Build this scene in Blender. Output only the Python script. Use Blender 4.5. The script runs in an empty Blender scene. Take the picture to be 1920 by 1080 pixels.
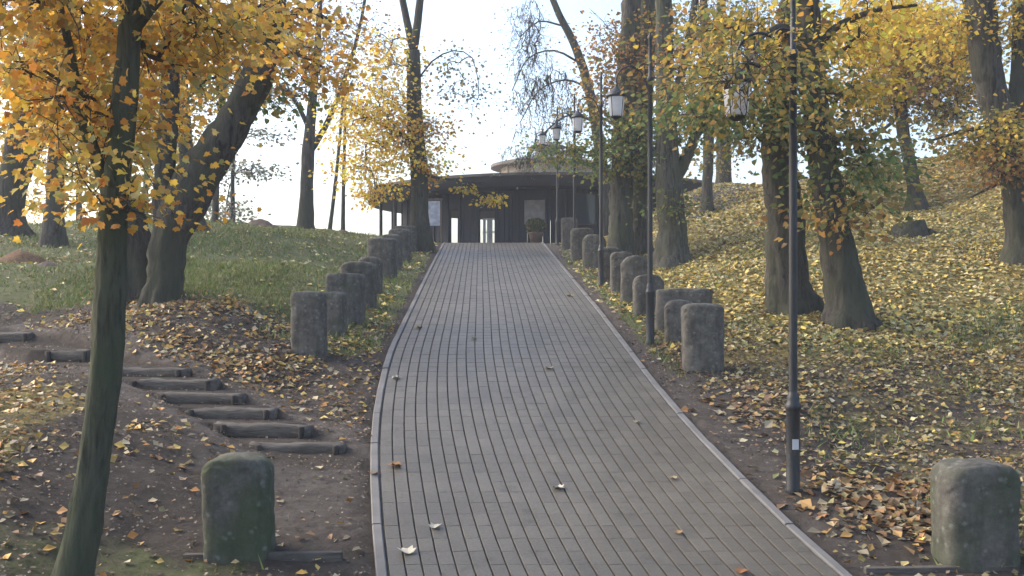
import bpy, math, random
import numpy as np
from mathutils import Matrix, Vector

random.seed(7)
rng = np.random.default_rng(11)
SC = bpy.context.scene
COL = SC.collection
R = math.radians

# ------------------------------------------------------------------ camera, sky, sun, exposure
F = 1844.0            # focal length in pixels of the 1920 px wide photograph
YH = 560.0            # row of the eye-level horizon
cam = bpy.data.cameras.new('camera')
cam.lens = 36.0 * F / 1920.0
cam.sensor_width = 36.0
cam.shift_y = (YH - 540.0) / 1920.0
cam.clip_end = 6000.0
cam.clip_start = 0.05
co = bpy.data.objects.new('camera', cam)
co.rotation_euler = (R(90), 0, 0)
COL.objects.link(co)
SC.camera = co

SUN_EL, SUN_AZ = 36.0, -72.0     # azimuth from +Y (view direction), negative = to the left
world = bpy.data.worlds.new('World')
SC.world = world
world.use_nodes = True
wn = world.node_tree
sky = wn.nodes.new('ShaderNodeTexSky')
sky.sky_type = 'NISHITA'
sky.sun_disc = False
sky.sun_elevation = R(SUN_EL)
sky.sun_rotation = R(SUN_AZ)
sky.dust_density = 4.0
sky.air_density = 1.0
sky.ozone_density = 1.5
bg = wn.nodes['Background']
bg.inputs['Strength'].default_value = 0.15
wn.links.new(sky.outputs[0], bg.inputs['Color'])

sl = bpy.data.lights.new('sun', 'SUN')
sl.energy = 0.5
sl.angle = R(35)
sl.color = (1.0, 0.955, 0.89)
so = bpy.data.objects.new('sun', sl)
so.location = (-20, 20, 30)
sd = Vector((math.sin(R(SUN_AZ)) * math.cos(R(SUN_EL)), math.cos(R(SUN_AZ)) * math.cos(R(SUN_EL)), math.sin(R(SUN_EL))))
so.rotation_euler = (-sd).to_track_quat('-Z', 'Y').to_euler()
COL.objects.link(so)

vs = SC.view_settings
vs.view_transform = 'Standard'
vs.look = 'None'
vs.exposure = 1.58
vs.gamma = 1.0
vs.use_curve_mapping = False
SC.render.engine = 'CYCLES'
SC.cycles.max_bounces = 5
SC.cycles.diffuse_bounces = 3
SC.cycles.glossy_bounces = 2
SC.cycles.volume_bounces = 0
SC.cycles.transparent_max_bounces = 6
SC.cycles.use_denoising = True
SC.cycles.denoising_prefilter = 'ACCURATE'
SC.cycles.use_adaptive_sampling = True
SC.cycles.adaptive_threshold = 0.02

# ------------------------------------------------------------------ helpers
def W(px, py, d):
    return np.array([(px - 960.0) / F * d, d, (YH - py) / F * d])

def tag(o, label=None, cat=None, group=None, kind=None):
    if label: o['label'] = label
    if cat: o['category'] = cat
    if group: o['group'] = group
    if kind: o['kind'] = kind
    return o

def link(o, parent=None):
    COL.objects.link(o)
    if parent is not None:
        o.parent = parent
    return o

def empty(name, loc=(0, 0, 0), rz=0.0):
    o = bpy.data.objects.new(name, None)
    o.empty_display_size = 0.2
    o.location = loc
    o.rotation_euler = (0, 0, rz)
    COL.objects.link(o)
    return o

def np_mesh(name, V, faces_list, smooth=False, cols=None):
    """faces_list: list of int arrays (n,k); cols: list of (n,3) arrays, per face"""
    me = bpy.data.meshes.new(name)
    V = np.asarray(V, dtype=np.float32)
    me.vertices.add(len(V))
    me.vertices.foreach_set('co', V.ravel())
    tot, starts, loops = 0, [], []
    for f in faces_list:
        f = np.asarray(f, dtype=np.int32)
        if len(f) == 0: continue
        k = f.shape[1]
        starts.append(tot + np.arange(len(f), dtype=np.int32) * k)
        loops.append(f.ravel())
        tot += f.size
    starts = np.concatenate(starts).astype(np.int32)
    loops = np.concatenate(loops).astype(np.int32)
    me.loops.add(tot)
    me.loops.foreach_set('vertex_index', loops)
    me.polygons.add(len(starts))
    me.polygons.foreach_set('loop_start', starts)
    me.polygons.foreach_set('use_smooth', np.full(len(starts), bool(smooth)))
    if cols is not None:
        c = np.concatenate(cols).astype(np.float32)
        a = me.attributes.new('Col', 'FLOAT_COLOR', 'FACE')
        c4 = np.ones((len(c), 4), dtype=np.float32); c4[:, :3] = c
        a.data.foreach_set('color', c4.ravel())
    me.update(calc_edges=True)
    me.validate()
    return me

class MB:
    def __init__(s):
        s.v, s.f, s.n = [], {}, 0
    def add(s, V, fl):
        V = np.asarray(V, dtype=float)
        for f in fl:
            f = np.asarray(f, dtype=np.int64)
            if len(f): s.f.setdefault(f.shape[1], []).append(f + s.n)
        s.v.append(V); s.n += len(V)
        return s
    def box(s, c, sz, rz=0.0, M=None):
        x, y, z = [q / 2 for q in sz]
        V = np.array([[-x,-y,-z],[x,-y,-z],[x,y,-z],[-x,y,-z],[-x,-y,z],[x,-y,z],[x,y,z],[-x,y,z]])
        cs, sn = math.cos(rz), math.sin(rz)
        V = V @ np.array([[cs, sn, 0], [-sn, cs, 0], [0, 0, 1]])
        V = V + np.array(c)
        return s.add(V, [[[0,3,2,1],[4,5,6,7],[0,1,5,4],[1,2,6,5],[2,3,7,6],[3,0,4,7]]])
    def tube(s, P, r, sides=8, cap=True, rough=0.0, seed=0, flare=None):
        P = np.asarray(P, dtype=float); r = np.asarray(r, dtype=float) * np.ones(len(P))
        n = len(P)
        T = np.gradient(P, axis=0); T /= np.linalg.norm(T, axis=1)[:, None] + 1e-9
        ref = np.array([0.0, 1.0, 0.0]) if abs(T[0, 1]) < 0.8 else np.array([1.0, 0, 0])
        A = np.cross(T, ref); A /= np.linalg.norm(A, axis=1)[:, None] + 1e-9
        B = np.cross(T, A)
        th = np.linspace(0, 2 * math.pi, sides, endpoint=False)
        rr = r[:, None] * np.ones((n, sides))
        if rough > 0:
            g = np.random.default_rng(seed)
            arc = np.concatenate([[0], np.cumsum(np.linalg.norm(np.diff(P, axis=0), axis=1))])
            tt = np.arange(sides)[None, :] * (14.0 / sides) * np.ones((n, 1)); aa = arc[:, None] * np.ones((1, sides))
            wv = np.minimum(tt, 14.0 - tt) * 1.0
            ridge = 1 + rough * (1.6 * fbm(wv * 1.9 + seed * 7.7, aa * 2.2 + seed, 3) + 1.1 * fbm(wv * .5 + seed * 3.1, aa * 1.1, 2)) + rough * 0.25 * g.normal(size=(n, sides))
            rr = rr * ridge
        if flare is not None:
            rr = rr * (1 + flare[:, None] * (0.5 + 0.5 * np.cos(5 * th + seed + 0.7 * np.sin(2 * th + seed)))[None, :] ** 1.5)
        V = P[:, None, :] + rr[:, :, None] * (np.cos(th)[None, :, None] * A[:, None, :] + np.sin(th)[None, :, None] * B[:, None, :])
        i = np.arange(n - 1)[:, None] * sides; j = np.arange(sides)[None, :]; k = (j + 1) % sides
        q = np.stack([i + j, i + sides + j, i + sides + k, i + k], axis=-1).reshape(-1, 4)
        fl = [q]
        if cap:
            fl.append(np.array([np.arange(sides)]))
            fl.append(np.array([(n - 1) * sides + np.arange(sides)[::-1]]))
        return s.add(V.reshape(-1, 3), fl)
    def lathe(s, prof, c=(0, 0, 0), sides=20, a0=0.0, a1=2 * math.pi):
        full = abs(a1 - a0 - 2 * math.pi) < 1e-6
        n = len(prof)
        th = np.linspace(a0, a1, sides, endpoint=not full)
        V = np.array([[p[0] * math.cos(t) + c[0], p[0] * math.sin(t) + c[1], p[1] + c[2]] for p in prof for t in th])
        m = sides if full else sides - 1
        q = [[i * sides + j, i * sides + (j + 1) % sides, (i + 1) * sides + (j + 1) % sides, (i + 1) * sides + j] for i in range(n - 1) for j in range(m)]
        return s.add(V, [q])
    def mesh(s, name, smooth=False):
        return np_mesh(name, np.concatenate(s.v), [np.concatenate(s.f[k]) for k in sorted(s.f)], smooth)
    def build(s, name, mat, parent=None, smooth=False):
        me = s.mesh(name, smooth)
        me.materials.append(mat)
        o = bpy.data.objects.new(name, me)
        return link(o, parent)

def bevel(o, w, seg=2):
    m = o.modifiers.new('bevel', 'BEVEL'); m.width = w; m.segments = seg; m.limit_method = 'ANGLE'
    return o

def smoothstep(a, b, x):
    t = np.clip((x - a) / (b - a), 0, 1)
    return t * t * (3 - 2 * t)

def catmull(P, step):
    P = np.asarray(P, dtype=float)
    Q = np.vstack([2 * P[0] - P[1], P, 2 * P[-1] - P[-2]])
    out = []
    for i in range(1, len(Q) - 2):
        L = np.linalg.norm(Q[i + 1][:3] - Q[i][:3])
        n = max(2, int(L / step))
        t = np.linspace(0, 1, n, endpoint=False)[:, None]
        p0, p1, p2, p3 = Q[i - 1], Q[i], Q[i + 1], Q[i + 2]
        out.append(0.5 * (2 * p1 + (p2 - p0) * t + (2 * p0 - 5 * p1 + 4 * p2 - p3) * t ** 2 + (3 * p1 - p0 - 3 * p2 + p3) * t ** 3))
    out.append(P[-1:])
    return np.concatenate(out)

# value noise in numpy for terrain
_NG = np.random.default_rng(5).random((256, 256))
def vnoise(x, y):
    xi = np.floor(x).astype(int); yi = np.floor(y).astype(int)
    fx = x - xi; fy = y - yi
    fx = fx * fx * (3 - 2 * fx); fy = fy * fy * (3 - 2 * fy)
    a = _NG[xi % 256, yi % 256]; b = _NG[(xi + 1) % 256, yi % 256]
    c = _NG[xi % 256, (yi + 1) % 256]; d = _NG[(xi + 1) % 256, (yi + 1) % 256]
    return (a * (1 - fx) + b * fx) * (1 - fy) + (c * (1 - fx) + d * fx) * fy - 0.5

def fbm(x, y, o=4):
    s = 0.0
    for k in range(o):
        s = s + vnoise(x * 2 ** k + 17 * k, y * 2 ** k + 31 * k) / 2 ** k
    return s

# ------------------------------------------------------------------ materials
def mat_new(name):
    m = bpy.data.materials.new(name); m.use_nodes = True
    nt = m.node_tree
    return m, nt, nt.nodes['Principled BSDF']

def node(nt, t, **kw):
    n = nt.nodes.new(t)
    for k, v in kw.items():
        if k == 'inp':
            for a, b in v.items(): n.inputs[a].default_value = b
        else: setattr(n, k, v)
    return n

def ramp(nt, fac, stops):
    n = nt.nodes.new('ShaderNodeValToRGB')
    e = n.color_ramp.elements
    while len(e) < len(stops): e.new(0.5)
    for q, (p, c) in zip(e, stops):
        q.position = p; q.color = (*c, 1)
    nt.links.new(fac, n.inputs['Fac'])
    return n.outputs['Color']

def noise_mat(name, stops, scale=6.0, rough=0.9, bump=0.3, bscale=40.0, stretch=(1, 1, 1), detail=6.0, bdist=0.02, spec=0.3):
    m, nt, b = mat_new(name)
    tc = node(nt, 'ShaderNodeNewGeometry')
    mp = node(nt, 'ShaderNodeMapping'); mp.inputs['Scale'].default_value = stretch
    nt.links.new(tc.outputs['Position'], mp.inputs['Vector'])
    n = node(nt, 'ShaderNodeTexNoise', inp={'Scale': scale, 'Detail': detail, 'Roughness': 0.6})
    nt.links.new(mp.outputs[0], n.inputs['Vector'])
    nt.links.new(ramp(nt, n.outputs['Fac'], stops), b.inputs['Base Color'])
    b.inputs['Roughness'].default_value = rough
    b.inputs['Specular IOR Level'].default_value = spec
    if bump > 0:
        n2 = node(nt, 'ShaderNodeTexNoise', inp={'Scale': bscale, 'Detail': 5.0})
        nt.links.new(mp.outputs[0], n2.inputs['Vector'])
        bp = node(nt, 'ShaderNodeBump', inp={'Strength': bump, 'Distance': bdist})
        nt.links.new(n2.outputs['Fac'], bp.inputs['Height'])
        nt.links.new(bp.outputs[0], b.inputs['Normal'])
    return m

def bark_mat(name, dark, light, moss=None, scale=9.0, bump=0.9):
    m, nt, b = mat_new(name)
    g = node(nt, 'ShaderNodeNewGeometry')
    mp = node(nt, 'ShaderNodeMapping'); mp.inputs['Scale'].default_value = (1, 1, 0.16)
    nt.links.new(g.outputs['Position'], mp.inputs['Vector'])
    v = node(nt, 'ShaderNodeTexNoise', inp={'Scale': scale * 1.7, 'Detail': 9.0, 'Roughness': 0.7, 'Distortion': 0.8})
    nt.links.new(mp.outputs[0], v.inputs['Vector'])
    c = ramp(nt, v.outputs['Fac'], [(0.38, tuple(0.7 * a for a in dark)), (0.52, tuple(0.5 * (a + q) for a, q in zip(dark, light))), (0.72, light)])
    if moss:
        n = node(nt, 'ShaderNodeTexNoise', inp={'Scale': 1.7, 'Detail': 4.0})
        nt.links.new(g.outputs['Position'], n.inputs['Vector'])
        f = ramp(nt, n.outputs['Fac'], [(0.4, (0, 0, 0)), (0.62, (0.8, 0.8, 0.8))])
        mx = node(nt, 'ShaderNodeMix', data_type='RGBA')
        nt.links.new(f, mx.inputs[0]); nt.links.new(c, mx.inputs[6]); mx.inputs[7].default_value = (*moss, 1)
        c = mx.outputs[2]
    nt.links.new(c, b.inputs['Base Color'])
    b.inputs['Roughness'].default_value = 0.95
    b.inputs['Specular IOR Level'].default_value = 0.15
    bp = node(nt, 'ShaderNodeBump', inp={'Strength': bump, 'Distance': 0.055})
    nt.links.new(v.outputs['Fac'], bp.inputs['Height'])
    nt.links.new(bp.outputs[0], b.inputs['Normal'])
    return m

def leaf_mat(name, transl=0.35, rough=0.6):
    m, nt, b = mat_new(name)
    a = node(nt, 'ShaderNodeAttribute', attribute_name='Col')
    nt.links.new(a.outputs['Color'], b.inputs['Base Color'])
    b.inputs['Roughness'].default_value = rough
    b.inputs['Specular IOR Level'].default_value = 0.3
    t = node(nt, 'ShaderNodeBsdfTranslucent')
    nt.links.new(a.outputs['Color'], t.inputs['Color'])
    mx = node(nt, 'ShaderNodeMixShader', inp={'Fac': transl})
    nt.links.new(b.outputs[0], mx.inputs[1]); nt.links.new(t.outputs[0], mx.inputs[2])
    nt.links.new(mx.outputs[0], nt.nodes['Material Output'].inputs['Surface'])
    return m

def plain_mat(name, col, rough=0.5, metal=0.0, bump=0.0, bscale=60.0, spec=0.5):
    d = tuple(c * 0.72 for c in col); l = tuple(min(1, c * 1.25) for c in col)
    m = noise_mat(name, [(0.3, d), (0.55, col), (0.75, l)], 3.5, rough, bump, bscale, spec=spec)
    m.node_tree.nodes['Principled BSDF'].inputs['Metallic'].default_value = metal
    return m

M = {}
M['bark_dark'] = bark_mat('bark_dark', (0.032, 0.029, 0.025), (0.118, 0.108, 0.092), (0.062, 0.067, 0.043))
M['bark_grey'] = bark_mat('bark_grey', (0.046, 0.043, 0.036), (0.155, 0.146, 0.124), (0.082, 0.089, 0.056))
M['bark_green'] = bark_mat('bark_green', (0.051, 0.052, 0.037), (0.108, 0.107, 0.076), (0.064, 0.076, 0.046), 14.0, 0.6)
M['twig'] = plain_mat('twig_bark', (0.055, 0.047, 0.042), 0.9, spec=0.2)
M['leaf'] = leaf_mat('leaf', 0.5, 0.75)
M['litter'] = leaf_mat('fallen_leaf', 0.1, 0.55)
M['grass'] = leaf_mat('grass_blade', 0.25, 0.6)
M['lamp'] = plain_mat('lamp_paint', (0.018, 0.020, 0.023), 0.5, 0.0, 0.15, 90)
M['steel'] = plain_mat('lamp_steel', (0.23, 0.24, 0.26), 0.45, 0.7)
M['board'] = noise_mat('dark_board', [(0.3, (0.012, 0.016, 0.022)), (0.6, (0.021, 0.027, 0.037)), (0.8, (0.036, 0.044, 0.057))], 2.2, 0.8, 0.4, 12, (3, 3, 0.35))
M['fascia'] = noise_mat('fascia_metal', [(0.3, (0.016, 0.017, 0.021)), (0.7, (0.032, 0.033, 0.038))], 1.2, 0.6, 0.1, 20)
M['roofedge'] = noise_mat('roof_edge', [(0.3, (0.085, 0.075, 0.066)), (0.7, (0.15, 0.132, 0.115))], 1.5, 0.6, 0.1, 20)
M['roof'] = noise_mat('roof_sheet', [(0.3, (0.20, 0.18, 0.16)), (0.7, (0.33, 0.30, 0.27))], 1.2, 0.7, 0.2, 12)
M['cream'] = noise_mat('cream_render', [(0.3, (0.36, 0.30, 0.23)), (0.7, (0.46, 0.41, 0.34))], 1.4, 0.85, 0.1, 30)
M['paper'] = noise_mat('notice_paper', [(0.40, (0.38, 0.41, 0.50)), (0.55, (0.58, 0.60, 0.66)), (0.7, (0.70, 0.71, 0.74))], 5.0, 0.7, 0.0)
M['panel'] = noise_mat('faded_panel', [(0.4, (0.22, 0.21, 0.21)), (0.6, (0.30, 0.28, 0.27))], 6.0, 0.7, 0.0)
M['wood'] = noise_mat('brown_wood', [(0.3, (0.10, 0.07, 0.05)), (0.7, (0.20, 0.14, 0.10))], 5.0, 0.75, 0.3, 20, (3, 3, 0.4))
M['oldwood'] = noise_mat('weathered_wood', [(0.3, (0.060, 0.052, 0.044)), (0.55, (0.100, 0.088, 0.075)), (0.8, (0.140, 0.124, 0.106))], 9.0, 0.9, 0.7, 30, (0.5, 2, 2))
M['stake'] = noise_mat('dark_stake', [(0.3, (0.025, 0.022, 0.019)), (0.7, (0.055, 0.048, 0.042))], 9.0, 0.9, 0.6, 30)
M['terra'] = noise_mat('terracotta', [(0.3, (0.12, 0.08, 0.06)), (0.7, (0.20, 0.14, 0.10))], 5.0, 0.8, 0.2)
M['white'] = plain_mat('white_paint', (0.55, 0.55, 0.56), 0.6)
M['sticker'] = plain_mat('sticker', (0.55, 0.55, 0.56), 0.6)
M['kerb'] = noise_mat('kerb_concrete', [(0.3, (0.125, 0.119, 0.110)), (0.7, (0.185, 0.177, 0.166))], 4.0, 0.8, 0.3, 90, bdist=0.004)
M['sand'] = noise_mat('joint_sand', [(0.3, (0.045, 0.043, 0.041)), (0.7, (0.080, 0.077, 0.072))], 12.0, 0.95, 0.2, 90)

def glass_mat():
    m, nt, b = mat_new('window_glass')
    b.inputs['Base Color'].default_value = (0.03, 0.045, 0.06, 1)
    b.inputs['Roughness'].default_value = 0.08
    return m
M['glass'] = glass_mat()

def lantern_glass():
    m, nt, b = mat_new('opal_glass')
    n = node(nt, 'ShaderNodeTexNoise', inp={'Scale': 8.0})
    nt.links.new(ramp(nt, n.outputs['Fac'], [(0.3, (0.66, 0.67, 0.70)), (0.7, (0.80, 0.81, 0.83))]), b.inputs['Base Color'])
    b.inputs['Roughness'].default_value = 0.25
    t = node(nt, 'ShaderNodeBsdfTranslucent'); t.inputs['Color'].default_value = (0.8, 0.81, 0.84, 1)
    mx = node(nt, 'ShaderNodeMixShader', inp={'Fac': 0.55})
    nt.links.new(b.outputs[0], mx.inputs[1]); nt.links.new(t.outputs[0], mx.inputs[2])
    nt.links.new(mx.outputs[0], nt.nodes['Material Output'].inputs['Surface'])
    return m
M['opal'] = lantern_glass()

def paver_mat():
    m, nt, b = mat_new('concrete_paver')
    g = node(nt, 'ShaderNodeNewGeometry'); oi = node(nt, 'ShaderNodeObjectInfo')
    ad = node(nt, 'ShaderNodeMath', operation='ADD'); nt.links.new(g.outputs['Random Per Island'], ad.inputs[0]); nt.links.new(oi.outputs['Random'], ad.inputs[1])
    fr = node(nt, 'ShaderNodeMath', operation='FRACT'); nt.links.new(ad.outputs[0], fr.inputs[0])
    c = ramp(nt, fr.outputs[0], [(0.0, (0.094, 0.081, 0.060)), (0.3, (0.102, 0.088, 0.066)), (0.7, (0.109, 0.095, 0.071)), (1.0, (0.119, 0.104, 0.079))])
    n = node(nt, 'ShaderNodeTexNoise', inp={'Scale': 0.9, 'Detail': 5.0}); nt.links.new(g.outputs['Position'], n.inputs['Vector'])
    f = ramp(nt, n.outputs['Fac'], [(0.3, (0.76, 0.76, 0.75)), (0.45, (0.95, 0.95, 0.94)), (0.7, (1.18, 1.17, 1.15))])
    mx = node(nt, 'ShaderNodeMix', data_type='RGBA', blend_type='MULTIPLY'); mx.inputs[0].default_value = 1.0
    nt.links.new(c, mx.inputs[6]); nt.links.new(f, mx.inputs[7])
    n3 = node(nt, 'ShaderNodeTexNoise', inp={'Scale': 55.0, 'Detail': 4.0}); nt.links.new(g.outputs['Position'], n3.inputs['Vector'])
    f3 = ramp(nt, n3.outputs['Fac'], [(0.3, (0.80, 0.80, 0.80)), (0.7, (1.15, 1.15, 1.15))])
    mx2 = node(nt, 'ShaderNodeMix', data_type='RGBA', blend_type='MULTIPLY'); mx2.inputs[0].default_value = 1.0
    nt.links.new(mx.outputs[2], mx2.inputs[6]); nt.links.new(f3, mx2.inputs[7])
    n5 = node(nt, 'ShaderNodeTexNoise', inp={'Scale': 4.5, 'Detail': 9.0, 'Roughness': 0.75}); nt.links.new(g.outputs['Position'], n5.inputs['Vector'])
    f5 = ramp(nt, n5.outputs['Fac'], [(0.34, (0.66, 0.66, 0.62)), (0.46, (1.0, 1.0, 1.0)), (0.68, (1.0, 1.0, 1.0)), (0.80, (1.22, 1.21, 1.18))])
    mx5 = node(nt, 'ShaderNodeMix', data_type='RGBA', blend_type='MULTIPLY'); mx5.inputs[0].default_value = 1.0
    nt.links.new(mx2.outputs[2], mx5.inputs[6]); nt.links.new(f5, mx5.inputs[7])
    nt.links.new(mx5.outputs[2], b.inputs['Base Color'])
    b.inputs['Roughness'].default_value = 0.5
    b.inputs['Specular IOR Level'].default_value = 0.5
    n2 = node(nt, 'ShaderNodeTexNoise', inp={'Scale': 140.0, 'Detail': 3.0}); nt.links.new(g.outputs['Position'], n2.inputs['Vector'])
    bp = node(nt, 'ShaderNodeBump', inp={'Strength': 0.35, 'Distance': 0.004}); nt.links.new(n2.outputs['Fac'], bp.inputs['Height'])
    nt.links.new(bp.outputs[0], b.inputs['Normal'])
    return m
M['paver'] = paver_mat()

def stone_mat():
    m, nt, b = mat_new('mossy_stone')
    g = node(nt, 'ShaderNodeNewGeometry'); oi = node(nt, 'ShaderNodeObjectInfo')
    n = node(nt, 'ShaderNodeTexNoise', inp={'Scale': 9.0, 'Detail': 12.0, 'Roughness': 0.78}); nt.links.new(g.outputs['Position'], n.inputs['Vector'])
    c = ramp(nt, n.outputs['Fac'], [(0.28, (0.052, 0.048, 0.041)), (0.5, (0.115, 0.107, 0.093)), (0.75, (0.22, 0.203, 0.178))])
    mp = node(nt, 'ShaderNodeMapping'); mp.inputs['Scale'].default_value = (9, 9, 0.9)
    nt.links.new(g.outputs['Position'], mp.inputs['Vector'])
    ns = node(nt, 'ShaderNodeTexNoise', inp={'Scale': 2.0, 'Detail': 5.0}); nt.links.new(mp.outputs[0], ns.inputs['Vector'])
    st = ramp(nt, ns.outputs['Fac'], [(0.42, (1, 1, 1)), (0.62, (0.45, 0.45, 0.44))])
    ms = node(nt, 'ShaderNodeMix', data_type='RGBA', blend_type='MULTIPLY'); ms.inputs[0].default_value = 0.45
    nt.links.new(c, ms.inputs[6]); nt.links.new(st, ms.inputs[7])
    n2 = node(nt, 'ShaderNodeTexNoise', inp={'Scale': 3.2, 'Detail': 6.0}); nt.links.new(g.outputs['Position'], n2.inputs['Vector'])
    a = node(nt, 'ShaderNodeAttribute', attribute_name='moss', attribute_type='OBJECT')
    ad = node(nt, 'ShaderNodeMath', operation='ADD'); nt.links.new(n2.outputs['Fac'], ad.inputs[0]); nt.links.new(a.outputs['Fac'], ad.inputs[1])
    f = ramp(nt, ad.outputs[0], [(0.55, (0, 0, 0)), (0.85, (0.85, 0.85, 0.85))])
    mx = node(nt, 'ShaderNodeMix', data_type='RGBA'); nt.links.new(f, mx.inputs[0]); nt.links.new(ms.outputs[2], mx.inputs[6]); mx.inputs[7].default_value = (0.062, 0.078, 0.040, 1)
    vo = node(nt, 'ShaderNodeTexVoronoi', inp={'Scale': 13.0, 'Randomness': 1.0}); nt.links.new(g.outputs['Position'], vo.inputs['Vector'])
    nl_ = node(nt, 'ShaderNodeTexNoise', inp={'Scale': 24.0, 'Detail': 8.0, 'Roughness': 0.8}); nt.links.new(g.outputs['Position'], nl_.inputs['Vector'])
    sm_ = node(nt, 'ShaderNodeMath', operation='SUBTRACT'); nt.links.new(nl_.outputs['Fac'], sm_.inputs[0]); nt.links.new(vo.outputs['Distance'], sm_.inputs[1])
    lf = ramp(nt, sm_.outputs[0], [(0.24, (0, 0, 0)), (0.44, (0.5, 0.5, 0.5))])
    ml_ = node(nt, 'ShaderNodeMix', data_type='RGBA'); nt.links.new(lf, ml_.inputs[0]); nt.links.new(mx.outputs[2], ml_.inputs[6]); ml_.inputs[7].default_value = (0.25, 0.255, 0.225, 1)
    nt.links.new(ml_.outputs[2], b.inputs['Base Color'])
    b.inputs['Roughness'].default_value = 0.95
    b.inputs['Specular IOR Level'].default_value = 0.2
    n4 = node(nt, 'ShaderNodeTexNoise', inp={'Scale': 26.0, 'Detail': 12.0, 'Roughness': 0.75}); nt.links.new(g.outputs['Position'], n4.inputs['Vector'])
    bp = node(nt, 'ShaderNodeBump', inp={'Strength': 0.6, 'Distance': 0.02}); nt.links.new(n4.outputs['Fac'], bp.inputs['Height'])
    nt.links.new(bp.outputs[0], b.inputs['Normal'])
    return m
M['stone'] = stone_mat()

def ground_mat():
    m, nt, b = mat_new('park_ground')
    g = node(nt, 'ShaderNodeNewGeometry')
    def nz(scale, det=6.0, rough=0.6):
        n = node(nt, 'ShaderNodeTexNoise', inp={'Scale': scale, 'Detail': det, 'Roughness': rough})
        nt.links.new(g.outputs['Position'], n.inputs['Vector']); return n.outputs['Fac']
    dirt = ramp(nt, nz(7.0, 10.0, 0.82), [(0.3, (0.050, 0.042, 0.033)), (0.5, (0.083, 0.070, 0.059)), (0.62, (0.109, 0.095, 0.080)), (0.78, (0.139, 0.122, 0.102))])
    grass = ramp(nt, nz(9.0, 7.0, 0.75), [(0.3, (0.048, 0.060, 0.024)), (0.5, (0.102, 0.114, 0.048)), (0.62, (0.144, 0.132, 0.072)), (0.75, (0.156, 0.102, 0.054))])
    lit = ramp(nt, nz(16.0, 7.0, 0.8), [(0.3, (0.069, 0.069, 0.031)), (0.46, (0.163, 0.139, 0.054)), (0.58, (0.288, 0.218, 0.072)), (0.72, (0.388, 0.297, 0.096))])
    grav = ramp(nt, nz(12.0, 6.0, 0.75), [(0.3, (0.085, 0.080, 0.078)), (0.7, (0.17, 0.16, 0.155))])
    aw = node(nt, 'ShaderNodeAttribute', attribute_name='Worn')
    wr = ramp(nt, aw.outputs['Fac'], [(0.0, (0.62, 0.61, 0.59)), (0.5, (0.86, 0.84, 0.82)), (1.0, (1.35, 1.36, 1.40))])
    wx = node(nt, 'ShaderNodeMix', data_type='RGBA', blend_type='MULTIPLY'); wx.inputs[0].default_value = 1.0
    nt.links.new(dirt, wx.inputs[6]); nt.links.new(wr, wx.inputs[7]); dirt = wx.outputs[2]
    at = node(nt, 'ShaderNodeAttribute', attribute_name='Mask')
    sp = node(nt, 'ShaderNodeSeparateColor'); nt.links.new(at.outputs['Color'], sp.inputs[0])
    br = nz(3.0, 8.0, 0.75)
    c = dirt
    for o, col in (('Red', grass), ('Green', lit), ('Blue', grav)):
        a = node(nt, 'ShaderNodeMath', operation='ADD'); nt.links.new(sp.outputs[o], a.inputs[0]); nt.links.new(br, a.inputs[1])
        f = ramp(nt, a.outputs[0], [(0.80, (0, 0, 0)), (1.0, (1, 1, 1))])
        mx = node(nt, 'ShaderNodeMix', data_type='RGBA')
        nt.links.new(f, mx.inputs[0]); nt.links.new(c, mx.inputs[6]); nt.links.new(col, mx.inputs[7]); c = mx.outputs[2]
    nt.links.new(c, b.inputs['Base Color'])
    b.inputs['Roughness'].default_value = 0.95
    b.inputs['Specular IOR Level'].default_value = 0.15
    bp = node(nt, 'ShaderNodeBump', inp={'Strength': 0.9, 'Distance': 0.05}); nt.links.new(nz(18.0, 10.0, 0.8), bp.inputs['Height'])
    nt.links.new(bp.outputs[0], b.inputs['Normal'])
    return m
M['ground'] = ground_mat()

# ------------------------------------------------------------------ the path's course
PT = np.array([  # distance, left edge x, right edge x, height
    (-6.0, 2.6, 5.5, -1.95), (0.0, 0.55, 3.43, -1.90), (3.0, -0.22, 2.66, -1.86), (4.6, -0.56, 2.32, -1.82), (5.97, -0.842, 2.04, -1.683), (8.05, -1.179, 1.703, -1.266), (9.03, -1.298, 1.582, -1.072),
    (11.18, -1.455, 1.425, -0.667), (14.16, -1.536, 1.344, -0.230), (18.97, -1.697, 1.183, 0.4115), (24.0, -1.85, 1.03, 1.08),
    (27.9, -1.967, 0.908, 1.60), (29.5, -2.0, 0.88, 1.66), (60.0, -2.3, 0.55, 1.66)])
_dg = np.arange(-6, 60, 0.05)
def _sm(col, s=0.55):
    y = np.interp(_dg, PT[:, 0], PT[:, col])
    k = np.arange(-60, 61) * 0.05; g = np.exp(-k * k / (2 * s * s)); g /= g.sum()
    return np.convolve(np.pad(y, 60, mode='edge'), g, mode='valid')
_xl, _xr, _zp = _sm(1, 0.9), _sm(2, 0.9), _sm(3, 0.45)
def XL(d): return np.interp(d, _dg, _xl)
def XR(d): return np.interp(d, _dg, _xr)
def ZP(d): return np.interp(d, _dg, _zp)

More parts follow.
